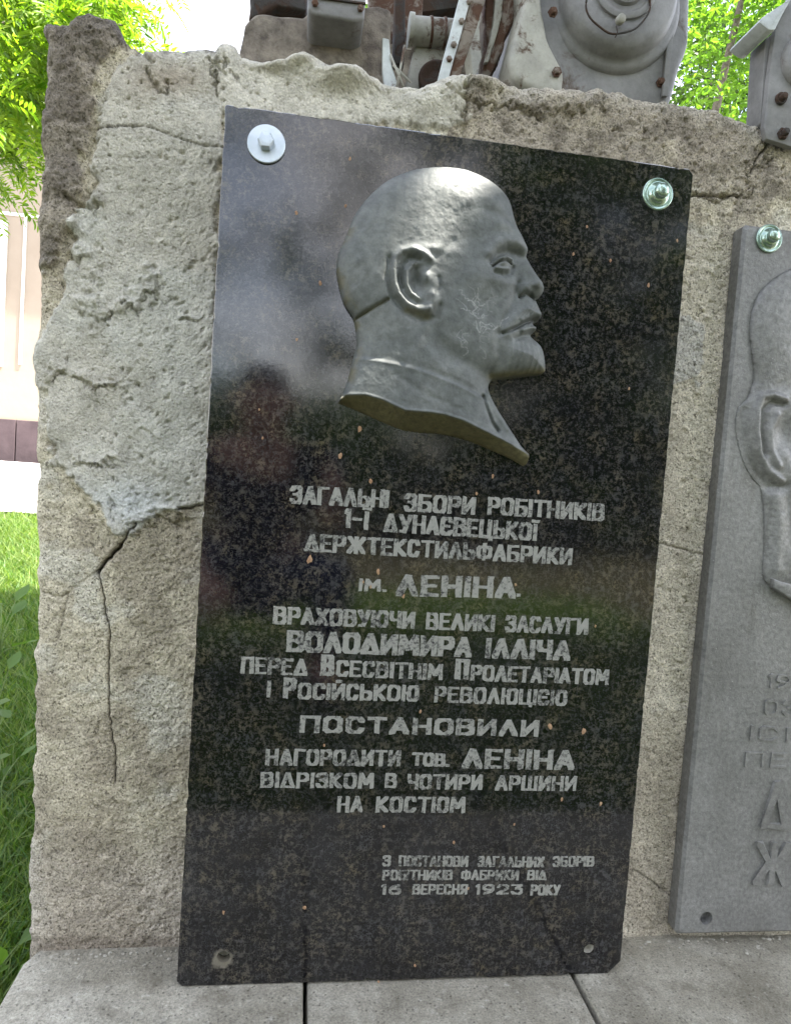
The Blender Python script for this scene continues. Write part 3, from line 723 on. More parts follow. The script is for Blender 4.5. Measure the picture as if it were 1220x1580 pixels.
def line_mesh(segs, Y, name, mat, parent, depth=.0006):
    "chiselled capitals: every stroke is a flat-nibbed sweep, each a hair deeper than the next"
    V = []; F = []
    for txt, x0, y0, x1, y1, h, bold in segs:
        low = txt in ('тов.', 'ім.'); src = {'т': 'Т', 'о': 'О', 'в': 'В', 'м': 'М'}
        hh = h*(Y+DIST)/FPX; tv = (.185+bold*1.7)*hh; th = (.12+bold*.75)*hh; gap = .34
        pen = 0; lay = []
        for ch in txt:
            w_, pl = G[src.get(ch, ch)]; lay.append((pen, pl)); pen += w_+gap
        tot = max(pen-gap, .0001)
        A = pt(x0, y0, Y); B = pt(x1, y1, Y); W = max(B[0]-A[0]-tv, 1e-5); sx = W/tot if len(txt) > 1 or tot > .01 else 1; q = 0
        sh = (hh-th)*(.80 if low else 1.0)
        for ox, pl in lay:
            for P in pl:
                for (ax, ay), (bx_, by) in zip(P, P[1:]):
                    a = np.array([(ox+ax)*sx, (ay-.5)*sh]); b_ = np.array([(ox+bx_)*sx, (by-.5)*sh])
                    if a[0] > b_[0]: a, b_ = b_, a
                    hx_, hy_ = tv/2, th/2; up = b_[1] >= a[1]
                    if up: hull = [(a[0]-hx_, a[1]-hy_), (a[0]+hx_, a[1]-hy_), (b_[0]+hx_, b_[1]-hy_), (b_[0]+hx_, b_[1]+hy_), (b_[0]-hx_, b_[1]+hy_), (a[0]-hx_, a[1]+hy_)]
                    else: hull = [(a[0]-hx_, a[1]-hy_), (b_[0]-hx_, b_[1]-hy_), (b_[0]+hx_, b_[1]-hy_), (b_[0]+hx_, b_[1]+hy_), (a[0]+hx_, a[1]+hy_), (a[0]-hx_, a[1]+hy_)]
                    n = len(V); d = depth-(q % 11)*.00003; q += 1; u0 = W if W > 1e-4 else 1
                    for yy in (Y-d, Y+.0003):
                        for hx2_, hz2_ in hull:
                            base = A+(B-A)*min(max((hx2_+tv/2)/max(B[0]-A[0], 1e-5), 0), 1)
                            V.append((A[0]+tv/2+hx2_+rng.normal()*hh*.016, yy, base[2]+hz2_+rng.normal()*hh*.016))
                    F.append(tuple(range(n, n+6)))
                    for k_ in range(6): F.append((n+k_, n+6+k_, n+6+(k_+1) % 6, n+(k_+1) % 6))
    me = bpy.data.meshes.new(name); me.from_pydata(V, [], F); me.update()
    return link(name, me, mat, parent)
D_ = 'Д'
def tr(s): return s
LINES = [
 [('ЗАГАЛЬНІ', 447, 763, 600, 770, 28, .03), ('ЗБОРИ', 623, 775, 733, 781, 28, .03), ('РОБІТНИКІВ', 752, 780, 932, 791, 28, .03)],
 [('1-Ї', 531, 799, 570, 803, 30, .03), ('ДУНАЄВЕЦЬКОЇ', 592, 806, 829, 821, 29, .03)],
 [('ДЕРЖТЕКСТИЛЬФАБРИКИ', 470, 837, 882, 859, 27, .03)],
 [('ім.', 554, 902, 597, 904, 24, .03), ('ЛЕНІНА', 612, 903, 796, 907, 34, .065), ('.', 797, 907, 803, 907, 30, .03)],
 [('ВРАХОВУЮЧИ', 422, 949, 640, 957, 27, .03), ('ВЕЛИКІ', 657, 958, 763, 962, 27, .03), ('ЗАСЛУГИ', 779, 962, 907, 967, 27, .03)],
 [('ВОЛОДИМИРА', 442, 989, 728, 999, 33, .055), ('ІЛЛІЧА', 749, 1000, 880, 1004, 33, .055)],
 [('ПЕРЕД', 372, 1026, 475, 1030, 26, .03), ('В', 495, 1026, 516, 1027, 33, .04), ('СЕСВІТНІМ', 519, 1031, 683, 1037, 26, .03),
  ('П', 702, 1032, 723, 1033, 33, .04), ('РОЛЕТАРІАТОМ', 726, 1038, 939, 1045, 26, .03)],
 [('І', 412, 1063, 419, 1063, 26, .03), ('Р', 437, 1061, 457, 1062, 32, .04), ('ОСІЙСЬКОЮ', 460, 1066, 646, 1070, 26, .03),
  ('РЕВОЛЮЦІЄЮ', 670, 1071, 874, 1077, 26, .03)],
 [('ПОСТАНОВИЛИ', 463, 1117, 831, 1124, 27, .07)],
 [('НАГОРОДИТИ', 410, 1168, 618, 1170, 26, .03), ('тов.', 635, 1171, 694, 1173, 26, .03), ('ЛЕНІНА', 713, 1170, 886, 1173, 33, .065)],
 [('ВІДРІЗКОМ', 402, 1203, 577, 1205, 25, .03), ('В', 594, 1204, 612, 1205, 24, .03), ('ЧОТИРИ', 628, 1206, 744, 1207, 25, .03), ('АРШИНИ', 764, 1208, 889, 1209, 25, .03)],
 [('НА', 520, 1241, 560, 1241, 26, .03), ('КОСТЮМ', 580, 1241, 718, 1242, 26, .03)],
 [('З', 590, 1328, 603, 1328, 18, .03), ('ПОСТАНОВИ', 615, 1328, 722, 1329, 18, .03), ('ЗАГАЛЬНИХ', 736, 1329, 839, 1330, 18, .03), ('ЗБОРІВ', 852, 1329, 916, 1329, 18, .03)],
 [('РОБІТНИКІВ', 590, 1350, 698, 1350, 17, .03), ('ФАБРИКИ', 711, 1350, 800, 1350, 17, .03), ('ВІД', 813, 1350, 843, 1350, 17, .03)],
 [('16', 588, 1372, 619, 1372, 17, .05), ('ВЕРЕСНЯ', 636, 1372, 721, 1372, 17, .03), ('1923', 733, 1372, 806, 1372, 17, .05), ('РОКУ', 818, 1373, 864, 1373, 18, .03)],
]
for L in LINES:
    line_mesh([(tr(t), *r) for t, *r in L], 0, 'inscription_line', M['letters'], plaque)

# orange flecks stuck to the stone
M['fleck'] = mat_simple('dried_orange_bud_scale', (.26, .14, .075), (.40, .26, .15), 200, .8)
FL = [(457, 328), (533, 318), (1044, 371), (884, 392), (941, 402), (555, 662, 1), (525, 703, 1), (572, 742), (478, 863, 1), (583, 882, 1), (560, 898), (622, 920), (572, 905),
      (848, 1121, 1), (900, 1128, 1), (866, 1234), (793, 1272), (592, 1275), (345, 1408), (584, 1515), (722, 1371), (918, 966), (648, 1098), (735, 762), (830, 759), (400, 632), (405, 676),
      (780, 695), (760, 735), (458, 524), (494, 437), (700, 1300), (500, 1150), (926, 1240), (795, 902), (905, 350), (540, 245), (1000, 440), (970, 600), (640, 1490), (470, 1400)]
for f in FL:
    P = pt(f[0], f[1], 0); s_ = (.0030 if len(f) > 2 else .0017)*rng.uniform(.8, 1.3); a = rng.uniform(0, 3.14)
    b = MB(); n = 9; ring = []
    for i in range(n):
        t = 2*math.pi*i/n; rr = s_*rng.uniform(.6, 1.1); u, w_ = rr*math.cos(t), rr*math.sin(t)*1.5
        ring.append(b.bm.verts.new((P[0]+u, -.0002, P[2]+w_)))
    cv = b.bm.verts.new((P[0], -.0016, P[2]))
    for i in range(n): b.bm.faces.new((ring[i], ring[(i+1) % n], cv))
    b.build('bud_scale', M['fleck'], plaque, smooth=True)

# ------------------------------------------------------------------ relief helper
def relief(name, outline, hfun, Y, off, step, mat, parent, stain=None):
    x0, y0 = outline.min(0)-step*2; x1, y1 = outline.max(0)+step*2
    gx = np.arange(x0, x1, step); gy = np.arange(y0, y1, step); X, Yp = np.meshgrid(gx, gy)
    d, nx, ny = dist(X, Yp, outline, True, True); ins = inside(X, Yp, outline); s = np.where(ins, d, -d)
    keep = s > -step*.42
    snap = keep & (s < step*.42); X = np.where(snap, nx, X); Yp = np.where(snap, ny, Yp); s = np.where(snap, 0, s)
    h = hfun(X, Yp, np.maximum(s, 0))
    P = pts(X, Yp, Y-off); P[..., 1] = Y-h
    I = np.arange(X.size).reshape(X.shape)
    kq = keep[:-1, :-1] & keep[:-1, 1:] & keep[1:, 1:] & keep[1:, :-1]
    F = np.stack([I[:-1, :-1], I[1:, :-1], I[1:, 1:], I[:-1, 1:]], -1)[kq]
    use = np.zeros(X.size, bool); use[F.ravel()] = True; mp = np.cumsum(use)-1
    # rim straight back into the plate
    F2 = mp[F]; VV = P.reshape(-1, 3)[use]
    E = np.concatenate([F2[:, [0, 1]], F2[:, [1, 2]], F2[:, [2, 3]], F2[:, [3, 0]]])
    key = E[:, 0]*(10**7)+E[:, 1]; rev = E[:, 1]*(10**7)+E[:, 0]; be = E[~np.isin(key, rev)]
    n = len(VV); ids = np.unique(be); mp2 = np.full(n, -1); mp2[ids] = np.arange(len(ids))+n
    B = VV[ids].copy(); B[:, 1] = Y+.001
    VV = np.concatenate([VV, B]); SK = np.stack([be[:, 1], be[:, 0], mp2[be[:, 0]], mp2[be[:, 1]]], -1)
    me = mesh_np(name, VV, np.concatenate([F2, SK]))
    c = np.zeros((len(VV), 3))
    if stain is not None: c[:n] = stain(X, Yp, np.maximum(s, 0)).reshape(-1, 3)[use]
    vcol(me, 'stain', c)
    return link(name, me, mat, parent)
def zc(L): return [(480+x*.3292, 220+y*.3292) for x, y in L]
out_h = zc([(206, 828), (196, 800), (172, 765), (150, 720), (132, 650), (122, 590), (124, 530), (140, 478), (160, 435), (180, 385), (205, 325), (255, 258), (320, 195), (400, 143),
        (485, 113), (570, 101), (650, 101), (730, 113), (800, 140), (860, 175), (905, 215), (938, 262), (955, 312), (968, 362), (988, 412), (1008, 462), (1021, 503)])
out_f = zc([(1016, 530), (1030, 562), (1058, 607), (1084, 645), (1101, 676), (1098, 698), (1085, 716), (1062, 728)])
out_m = zc([(1066, 752), (1082, 785), (1090, 808), (1082, 826), (1058, 838), (1052, 850), (1062, 862), (1060, 880), (1044, 894), (1052, 915), (1078, 940), (1096, 970), (1104, 1005), (1109, 1045),
        (1106, 1074), (1080, 1084), (1020, 1090), (960, 1098), (900, 1106), (866, 1110), (850, 1128), (846, 1160), (856, 1195), (885, 1245), (920, 1300), (960, 1360), (1000, 1420), (1030, 1452)])
out_b = zc([(1028, 1485), (1018, 1516), (985, 1500), (940, 1476), (880, 1450), (800, 1415), (700, 1380), (600, 1362), (520, 1357), (430, 1342), (330, 1302), (230, 1257), (130, 1216)])
out_n = zc([(150, 1170), (166, 1130), (182, 1080), (205, 985), (217, 940), (216, 900), (212, 862)])
OUT = np.concatenate([cr(q, 4, False) for q in (out_h, out_f, out_m, out_b, out_n)])
BOT = np.array(out_b)[1:]; FRONT = np.array(zc([(1026, 1462), (1008, 1452), (950, 1424), (880, 1390), (800, 1355), (700, 1308), (620, 1283), (560, 1273), (430, 1262), (330, 1213), (250, 1188), (160, 1184), (136, 1206)]))
def Z(L): return np.array(zc(L))
MASK_SIDE = np.concatenate([cr(q, 4, False) for q in (out_n, out_h, out_f, out_m)])
def hbust(X, Y, s):
    mm = .001; x = (X-480)/.3292; y = (Y-220)/.3292         # feature coordinates
    sside = dist(X, Y, MASK_SIDE)                             # distance to every rim but the cut under the neck
    t = np.clip(sside/70, 0, 1); h = 27*mm*np.sqrt(1-(1-t)**2)*.78+7*mm*sm(0, 2.4, sside)+5*mm*sm(20, 150, sside)
    st_ = lambda P, wd, a, p=2.0: stroke(x, y, P, wd, a*mm, p)
    bl = lambda cx, cy, rx, ry, a, g=0: blob(x, y, cx, cy, rx, ry, a*mm, g)
    # the brow and profile run steeper: lift the face near its edge
    h += bl(1000, 480, 60, 40, 3)
    h += bl(620, 420, 330, 300, 3)
    # skull
    h += bl(640, 230, 260, 90, 2.5); h -= bl(720, 470, 100, 90, 2.2)
    h += bl(560, 520, 120, 22, 2.0, 8)                      # hair edge above the ear
    h -= st_([(560, 560), (620, 520), (650, 480)], 20, 1.6)
    h += st_([(880, 390), (930, 400), (985, 440)], 26, 2.0)
    h -= st_([(800, 330), (880, 350), (960, 400)], 18, 1.0)
    h += st_([(700, 300), (780, 270), (850, 290)], 30, 1.4)
    # ear: sunk seat, then helix, antihelix, lobe
    h -= bl(470, 650, 95, 140, 1.6, -12)
    h -= st_([(360, 560), (352, 640), (375, 730), (430, 800), (510, 845), (575, 830), (590, 780)], 17, 3.6)
    h += st_([(548, 566), (510, 540), (460, 522), (415, 528), (385, 560), (374, 610), (380, 670), (400, 722), (440, 768), (490, 795), (535, 800)], 17, 4.8, 2.2)
    h += st_([(540, 790), (556, 765), (556, 735)], 22, 6.0)
    h -= st_([(500, 566), (450, 556), (418, 590), (408, 640), (420, 690)], 10, 3.2)
    h += st_([(470, 590), (440, 620), (438, 680), (458, 720), (490, 745)], 13, 5.0)
    h -= bl(486, 655, 26, 46, 7.0, -12); h -= bl(480, 600, 30, 20, 3)
    h += bl(525, 648, 18, 26, 5.5, 10); h += bl(556, 680, 30, 60, 2.5)
    h -= st_([(575, 720), (590, 690), (585, 650)], 10, 2)
    # brow, eye
    h += st_([(820, 530), (850, 490), (900, 465), (960, 470), (1010, 500)], 24, 3.2)
    h -= st_([(838, 575), (868, 533), (915, 515), (960, 520), (992, 545)], 19, 6.0)
    h -= bl(940, 556, 34, 30, 4.2)
    h += bl(893, 572, 34, 22, 4.4, -8)
    h += st_([(832, 584), (862, 560), (900, 549), (932, 556)], 6, 3.6)
    h -= st_([(838, 592), (870, 572), (905, 566), (930, 574)], 5, 4.6)
    h += st_([(850, 600), (880, 606), (912, 603)], 7, 2.0)
    h -= st_([(846, 622), (885, 632), (925, 622), (940, 590)], 11, 3.8)
    h += bl(870, 660, 60, 26, 2.0, 10)
    # nose
    h += st_([(1000, 545), (1030, 600), (1060, 650)], 26, 4.0); h -= st_([(950, 600), (958, 650), (950, 690)], 26, 2.6); h += st_([(985, 560), (1020, 620), (1060, 660)], 40, 2.2)
    h += bl(1060, 670, 34, 22, 3.4); h += bl(1000, 688, 26, 24, 4.0)
    h -= st_([(966, 664), (958, 700), (972, 726)], 11, 2.6)
    h -= st_([(972, 728), (1000, 712), (1030, 712), (1046, 732)], 8, 5.5)
    h -= bl(1028, 720, 18, 7, 3)
    # cheek
    h += bl(780, 640, 90, 70, 3.0); h -= bl(800, 800, 90, 100, 2.6)
    h -= st_([(948, 720), (925, 780), (885, 850), (872, 900)], 16, 2.6)
    # moustache, mouth, lower lip, beard
    h += st_([(1050, 770), (1000, 785), (950, 830), (905, 885)], 36, 5.0)
    h += st_([(1075, 800), (1030, 812), (980, 840)], 14, 2.6)
    h -= st_([(1088, 826), (1040, 830), (1000, 845), (955, 872), (905, 895), (890, 900)], 8, 6.5)
    h += st_([(1056, 868), (1020, 872), (985, 884)], 13, 4.2)
    h -= st_([(1050, 900), (1000, 905), (950, 925)], 13, 3.2)
    h += bl(1020, 1000, 70, 80, 5.5); h += bl(930, 1010, 60, 60, 2.5)
    h -= st_([(872, 905), (868, 950), (878, 1010), (850, 1080)], 22, 2.4)
    for q in range(7): h += st_([(930+q*24, 930+q*4), (925+q*26, 1000), (905+q*28, 1078)], 6, .8)
    for q in range(6): h += st_([(1050-q*22, 762+q*10), (1020-q*26, 815+q*10)], 5, .7)
    # jaw, neck
    h += bl(720, 850, 130, 110, 2.0)
    h -= st_([(560, 870), (590, 940), (650, 1000), (740, 1050), (830, 1090)], 34, 3.0)
    h -= st_([(500, 870), (540, 940), (590, 1000), (640, 1040)], 26, 1.4)
    h += st_([(600, 905), (640, 935), (700, 950)], 20, .9)
    h += st_([(400, 840), (470, 930), (550, 1020), (600, 1070)], 40, .6)
    h -= bl(840, 1120, 60, 50, 4.0)
    h -= sm(1085, 1110, y+(x-860)*.06)*sm(820, 880, x)*2*mm
    # hair line at the nape
    h += sm(835, 790, y+(x-205)*.42)*sm(420, 330, x)*2.6*mm
    h -= st_([(196, 834), (240, 808), (290, 780), (355, 746)], 8, 4.2)
    # short hair, combed back
    hr = fbm(x*.035+y*.012, y*.012-x*.004, 70, 3)-.5
    h += hr*.9*mm*sm(760, 560, x)*sm(860, 760, y)
    # collar and coat
    col_ = np.array([(196, 1000), (330, 1024), (450, 1052), (560, 1090), (660, 1130), (745, 1168), (800, 1195), (826, 1215)], float)
    yc = np.interp(x, col_[:, 0], col_[:, 1]); h += sm(-7, 12, y-yc)*1.7*mm*sm(845, 815, x)
    h -= st_(col_-np.array([0, 14]), 14, .6); h += st_(col_+np.array([0, 12]), 8, .5)
    h -= st_([(805, 1190), (822, 1250), (845, 1310), (875, 1350)], 9, 5.0); h += st_([(835, 1180), (870, 1260), (920, 1340)], 16, 3.2)
    h -= st_([(390, 1090), (470, 1150), (560, 1200), (700, 1260)], 16, .8)
    h += (fbm(x*.03, y*.03, 71, 3)-.5)*1.0*mm+(fbm(x*.16, y*.16, 72, 2)-.5)*.18*mm
    # the cut below the neck slopes back to the stone
    db = dist(X, Y, BOT); df = dist(X, Y, FRONT)
    fx, fy = FRONT[::-1, 0], FRONT[::-1, 1]; below = (Y > np.interp(X, fx, fy))
    k_ = db/(db+df+1e-6)
    hb = np.minimum(h, 34*mm)
    h = np.where(below, (2.0*mm+(hb-2*mm)*k_)*sm(-.1, 1.2, db)+(fbm(x*.07, y*.07, 73, 3)-.5)*1.6*mm*k_*(1-k_)*4, h)
    h += st_([(160, 1178), (250, 1182), (330, 1207), (430, 1256), (560, 1267), (620, 1277), (700, 1302), (800, 1349), (880, 1384), (950, 1418)], 6, 1.2)*(~below)
    return np.maximum(h, 0)
def stbust(X, Y, s):
    x = (X-480)/.3292; y = (Y-220)/.3292
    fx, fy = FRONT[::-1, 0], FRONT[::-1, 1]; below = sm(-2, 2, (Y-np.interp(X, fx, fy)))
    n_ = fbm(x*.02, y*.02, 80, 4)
    u = below*.9  # neck underside: patina and bounce light in one tone
    u = np.maximum(u, sm(16, 3, s)*sm(.35, .6, n_)*.55*(x < 420)*(y > 400))
    u = np.maximum(u, stroke(x, y, [(850, 1090), (950, 1082), (1100, 1070)], 16, .8))
    u = np.maximum(u, stroke(x, y, [(205, 822), (290, 780), (355, 745)], 8, .5)); u = np.maximum(u, stroke(x, y, [(440, 795), (540, 830)], 14, .55))  # same olive tone under the beard, in the nape line and below the ear
    u = np.maximum(u, blob(x, y, 960, 720, 30, 60, .0))
    r = np.zeros(X.shape); g = np.random.default_rng(5)
    for q in range(26):
        p = np.array([780+g.normal()*55, 850+g.normal()*70]); a = g.uniform(0, 6.28); W = [p]
        for _ in range(7): a += g.normal()*.9; p = p+np.array([math.cos(a), math.sin(a)])*g.uniform(9, 20); W.append(p)
        r = np.maximum(r, stroke(x, y, cr(W, 3, False), 2.0, g.uniform(.15, .5)))
    return np.stack([u, r, u*0], -1)
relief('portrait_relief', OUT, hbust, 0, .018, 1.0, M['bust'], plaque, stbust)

# ------------------------------------------------------------------ grey metal plaque
gp = empty('metal_plaque', ((qx0+qx1)/2, .055, qzb), 'grey cast metal plaque with low relief head and raised letters at the right edge', 'plaque')
y0 = .044; hp = pt(1089, 1417, y0)
plate_with_holes(rect_loop(qx0+.004, qx1-.004, qzb+.004, qzt-.004, .00001, 4, (.004, .004, .004, .004)), [(hp[0], hp[2])], y0, .022, .0092, .004, 'cast_plate', M['plate'], gp)
def ql(L): return [(1030+x*.3545, 240+y*.3545) for x, y in L]
OUT2 = cr(ql([(620, 470), (540, 490), (470, 530), (410, 590), (378, 660), (366, 740), (372, 850), (385, 950), (375, 1000), (350, 1060), (318, 1090), (306, 1140), (305, 1200), (318, 1270), (340, 1340), (372, 1400), (412, 1450), (428, 1560),
            (430, 1700), (432, 1860), (560, 1900), (640, 1960), (760, 2010), (980, 1960), (1100, 1800), (1130, 1500), (1150, 1200), (1120, 800), (1020, 600), (860, 500), (740, 470)]), 4)
def h2(X, Y, s):
    mm = .001; x = (X-1030)/.3545; y = (Y-240)/.3545
    t = np.clip(s/55, 0, 1); h = 8.5*mm*np.sqrt(1-(1-t)**2)+.6*mm*sm(0, 2, s)
    st_ = lambda P, wd, a, p=2.0: stroke(x, y, P, wd, a*mm, p); bl = lambda cx, cy, rx, ry, a, g=0: blob(x, y, cx, cy, rx, ry, a*mm, g)
    h -= st_([(330, 1110), (325, 1200), (340, 1290), (380, 1380), (440, 1440), (500, 1440)], 24, 5)
    h += st_([(500, 1060), (450, 1040), (405, 1050), (385, 1100), (380, 1180), (392, 1290), (430, 1370), (490, 1420)], 15, 4.5, 2.2)
    h -= st_([(500, 1085), (450, 1075), (415, 1110), (408, 1200), (420, 1300)], 12, 6)
    h += st_([(470, 1130), (440, 1190), (440, 1280), (470, 1350)], 14, 4)
    h -= bl(500, 1200, 40, 70, 5); h += bl(540, 1380, 60, 50, 4); h += bl(500, 1310, 30, 40, 3)
    h += bl(500, 760, 120, 200, 3); h -= bl(540, 1000, 90, 50, 2)
    h += st_([(470, 1480), (480, 1600), (470, 1800)], 20, 2); h -= st_([(520, 1500), (535, 1700)], 20, 2)
    h += (fbm(x*.03, y*.03, 90, 3)-.5)*1.0*mm
    return np.maximum(h, .0008)
relief('portrait_relief', OUT2, h2, y0, .006, 2.0, M['plate'], gp)
# collar notch, letters in relief, hole, bolt
line_mesh([('19', 1184, 1050, 1218, 1052, 24, .0)], y0, 'raised_letters', M['plate'], gp, .0020)
line_mesh([('ОЗ', 1178, 1090, 1226, 1093, 26, .0)], y0, 'raised_letters', M['plate'], gp, .0020)
line_mesh([('І', 1156, 1130, 1160, 1130, 26, .0), ('СІ', 1170, 1131, 1216, 1134, 26, .0)], y0, 'raised_letters', M['plate'], gp, .0020)
line_mesh([('ПЕ', 1148, 1171, 1212, 1173, 26, .0)], y0, 'raised_letters', M['plate'], gp, .0020)
line_mesh([(D_, 1176, 1240, 1214, 1242, 84, -.03)], y0, 'raised_letters', M['plate'], gp, .0034)
line_mesh([('Ж', 1162, 1331, 1216, 1333, 78, -.03)], y0, 'raised_letters', M['plate'], gp, .0034)
bolt(1188, 367, y0, 23, 'dome', gp, 'round greenish cup washer near the top left corner')
# cover bar under the relief head: the collar end
b = MB(); P = [pt(*p, y0) for p in ql([(432, 1835), (470, 1850), (560, 1870), (640, 1900), (640, 1990), (520, 1930), (440, 1880)])]
b.prism([(p[0], y0-.012, p[2]) for p in P], (0, .012, 0), .002); b.build('collar_relief', M['plate'], gp, ang=40)
#PART2
# ------------------------------------------------------------------ leaves
def frames(n, droop=.0):
    "random leaf directions"
    d = rng.normal(size=(n, 3)); d[:, 2] = d[:, 2]*.6-droop; d /= np.linalg.norm(d, axis=1)[:, None]
    r = rng.normal(size=(n, 3)); r -= (r*d).sum(1)[:, None]*d; r /= np.linalg.norm(r, axis=1)[:, None]
    return d, r
def leaf_mesh(Cn, L, W, d, r, fold=.25):
    "a folded six-point leaf each: two quads along the midrib"
    n = len(Cn); L = np.broadcast_to(L, n)[:, None]; W = np.broadcast_to(W, n)[:, None]; nn = np.cross(d, r)
    mid = Cn+d*L*.5
    V = np.stack([Cn, Cn+d*L*.40+r*W*.5+nn*W*fold, Cn+d*L*.75+r*W*.34+nn*W*fold*.7, Cn+d*L-nn*L*.08,
                  Cn+d*L*.75-r*W*.34+nn*W*fold*.7, Cn+d*L*.40-r*W*.5+nn*W*fold], 1).reshape(-1, 3)
    b = np.arange(n)[:, None]*6
    F = np.concatenate([b+np.array([0, 1, 2, 3]), b+np.array([0, 3, 4, 5])])
    return V, F
def crown(name, Cn, L, W, mat, parent, droop=.2):
    n = len(Cn); d, r = frames(n, droop); s_ = rng.uniform(.65, 1.2, n)
    V, F = leaf_mesh(Cn, L*s_, W*s_, d, r); return link(name, mesh_np(name, V, F, False), mat, parent)
def clumps(centers, per, spread):
    c = np.repeat(np.array(centers, float), per, 0); g = rng.normal(size=c.shape)
    return c+g*spread
def limb(b, P, r0, r1, n=8):
    P = cr(P, 4, False); k = len(P)
    rings = []
    for i, p in enumerate(P):
        t = Vector(P[min(i+1, k-1)]-P[max(i-1, 0)]).normalized(); q = t.to_track_quat('Z', 'Y').to_matrix(); r = r0+(r1-r0)*i/(k-1)
        rings.append([b.bm.verts.new(Vector(p)+q@Vector((r*math.cos(6.2832*j/n), r*math.sin(6.2832*j/n), 0))*random.uniform(.92, 1.08)) for j in range(n)])
    for A, B in zip(rings, rings[1:]):
        for j in range(n): b.bm.faces.new((A[j], A[(j+1) % n], B[(j+1) % n], B[j]))
M['leaf_shade'] = mat_leaf('broad_green_leaf', (.030, .065, .012), (.075, .13, .025), .35)
M['leaf_bright'] = mat_leaf('bright_green_leaf', (.07, .15, .018), (.14, .24, .035), .5)
M['leaf_yellow'] = mat_leaf('yellow_green_leaflet', (.085, .17, .016), (.22, .30, .035), .5)
M['leaf_weed'] = mat_leaf('weed_leaf', (.04, .10, .02), (.14, .22, .05), .4)
M['grass'] = mat_leaf('grass_blade', (.045, .12, .018), (.19, .24, .07), .4)

def tree(name, x, y, h, rt, label, cat='tree', cen=(), per=120, spread=.35, L=.09, W=.05, mat='leaf_shade', limbs=(), droop=.2, cut=None, group=None):
    z0 = float(gz(x, y))-.1; t = empty(name, (x, y, z0), label, cat, group)
    b = MB(); P = [(x, y, z0), (x+.04*h*random.uniform(-1, 1), y, z0+h*.35), (x+.06*h*random.uniform(-1, 1), y+.03*h, z0+h*.7), (x, y, z0+h)]
    limb(b, P, rt, rt*.35, 12)
    for q in limbs: limb(b, q, rt*.5, rt*.12, 7)
    b.rough(rt*.1, 6).build('trunk', M['bark'], t, smooth=True)
    Cn = clumps(cen, per, spread)
    if cut is not None: Cn = Cn[cut(Cn)]
    crown('crown', Cn, L, W, M[mat], t, droop); return t
sunv = Vector(SUN)
# unseen tree, crown shaped to block the sun; gap cut to light the portrait's forehead
tgt = [(np.array(pt(728, 232, -.03)), .072), (np.array(pt(776, 305, -.03)), .012)]
def gap(Cn):
    k = np.ones(len(Cn), bool)
    for P, r in tgt:
        v = Cn-P; t = v@SUN; d = np.linalg.norm(v-t[:, None]*SUN, axis=1); k &= ~((d < r+.105) & (t > 0))
    return k
cen = []
mc = np.array([.45, .25, .65])
for i in range(135):
    o = np.array([rng.uniform(-1.95, 1.75), rng.uniform(-1.95, 1.5), 0]); t = rng.uniform(4.4, 6.2)
    o -= SUN*(o@SUN); cen.append(mc+SUN*t+o)
for gx_ in np.arange(-.5, 1.15, .22):  # more clumps set on the sun line to shade ledge and relief
    for gy_ in (-.42, -.16, .06): cen.append(np.array([gx_+rng.normal()*.03, gy_, LZ])+SUN*rng.uniform(4.6, 6))
for p_ in ((-.38, -.3), (-.30, -.2), (-.22, -.12), (-.30, -.05), (-.15, -.25), (-.38, -.1), (-.26, -.35), (-.2, 0)): cen.append(np.array([*p_, LZ])+SUN*rng.uniform(4.4, 6.2))
for p_ in ((600, 620), (690, 680), (640, 600), (560, 570), (700, 620), (600, 530), (660, 520), (760, 660), (560, 500), (640, 430), (760, 560), (840, 470), (420, 700), (900, 300)): cen.append(np.array(pt(*p_, 0))+SUN*rng.uniform(4.6, 6))
tx, ty = 3.9, -3.1
tree('unseen_shade_tree', tx, ty, 5.2, .20, 'unseen broad leaved tree behind the photographer, crown shaped to shade the wall', cen=cen, per=400, spread=.26, L=.15, W=.10, cut=gap,
     limbs=[[(tx, ty, 3.2), (3.0, -2.6, 4.4), (2.1, -1.9, 5.3), (.9, -1.0, 6.0)], [(tx, ty, 3.6), (3.4, -1.8, 4.8), (2.6, -.6, 5.6)], [(tx, ty, 4.2), (2.8, -3.0, 5.4), (1.8, -2.9, 6.0)]])
# trees behind the photographer, seen in the polished stone with a slot of sky between them
def behind(x, y, h, rx, label, low=.3):
    cc_ = [(x+rng.uniform(-1, 1)*rx, y+rng.normal()*.7, rng.uniform(low, h)) for _ in range(46)]
    return tree('park_tree', x, y, h*.8, .14, label, cen=cc_, per=110, spread=.40, L=.22, W=.15, group='trees behind the photographer')
behind(2.3, -7.4, 6.5, 1.5, 'broad tree behind the photographer on the right of the sky gap')
behind(5.4, -9.0, 7.0, 2.2, 'tallest tree behind the photographer, far to the right')
behind(3.9, -7.9, 6.5, 1.3, 'middle one of the bushy trees to the right behind the photographer')
behind(-3.9, -8.6, 6.5, 1.6, 'bushy tree behind the photographer on the left of the sky gap')
behind(-7.2, -9.4, 7.0, 2.2, 'outermost tree behind the photographer on the left')
behind(-.3, -11.5, 1.5, 1.6, 'low distant tree behind the photographer under the sky gap', .3)

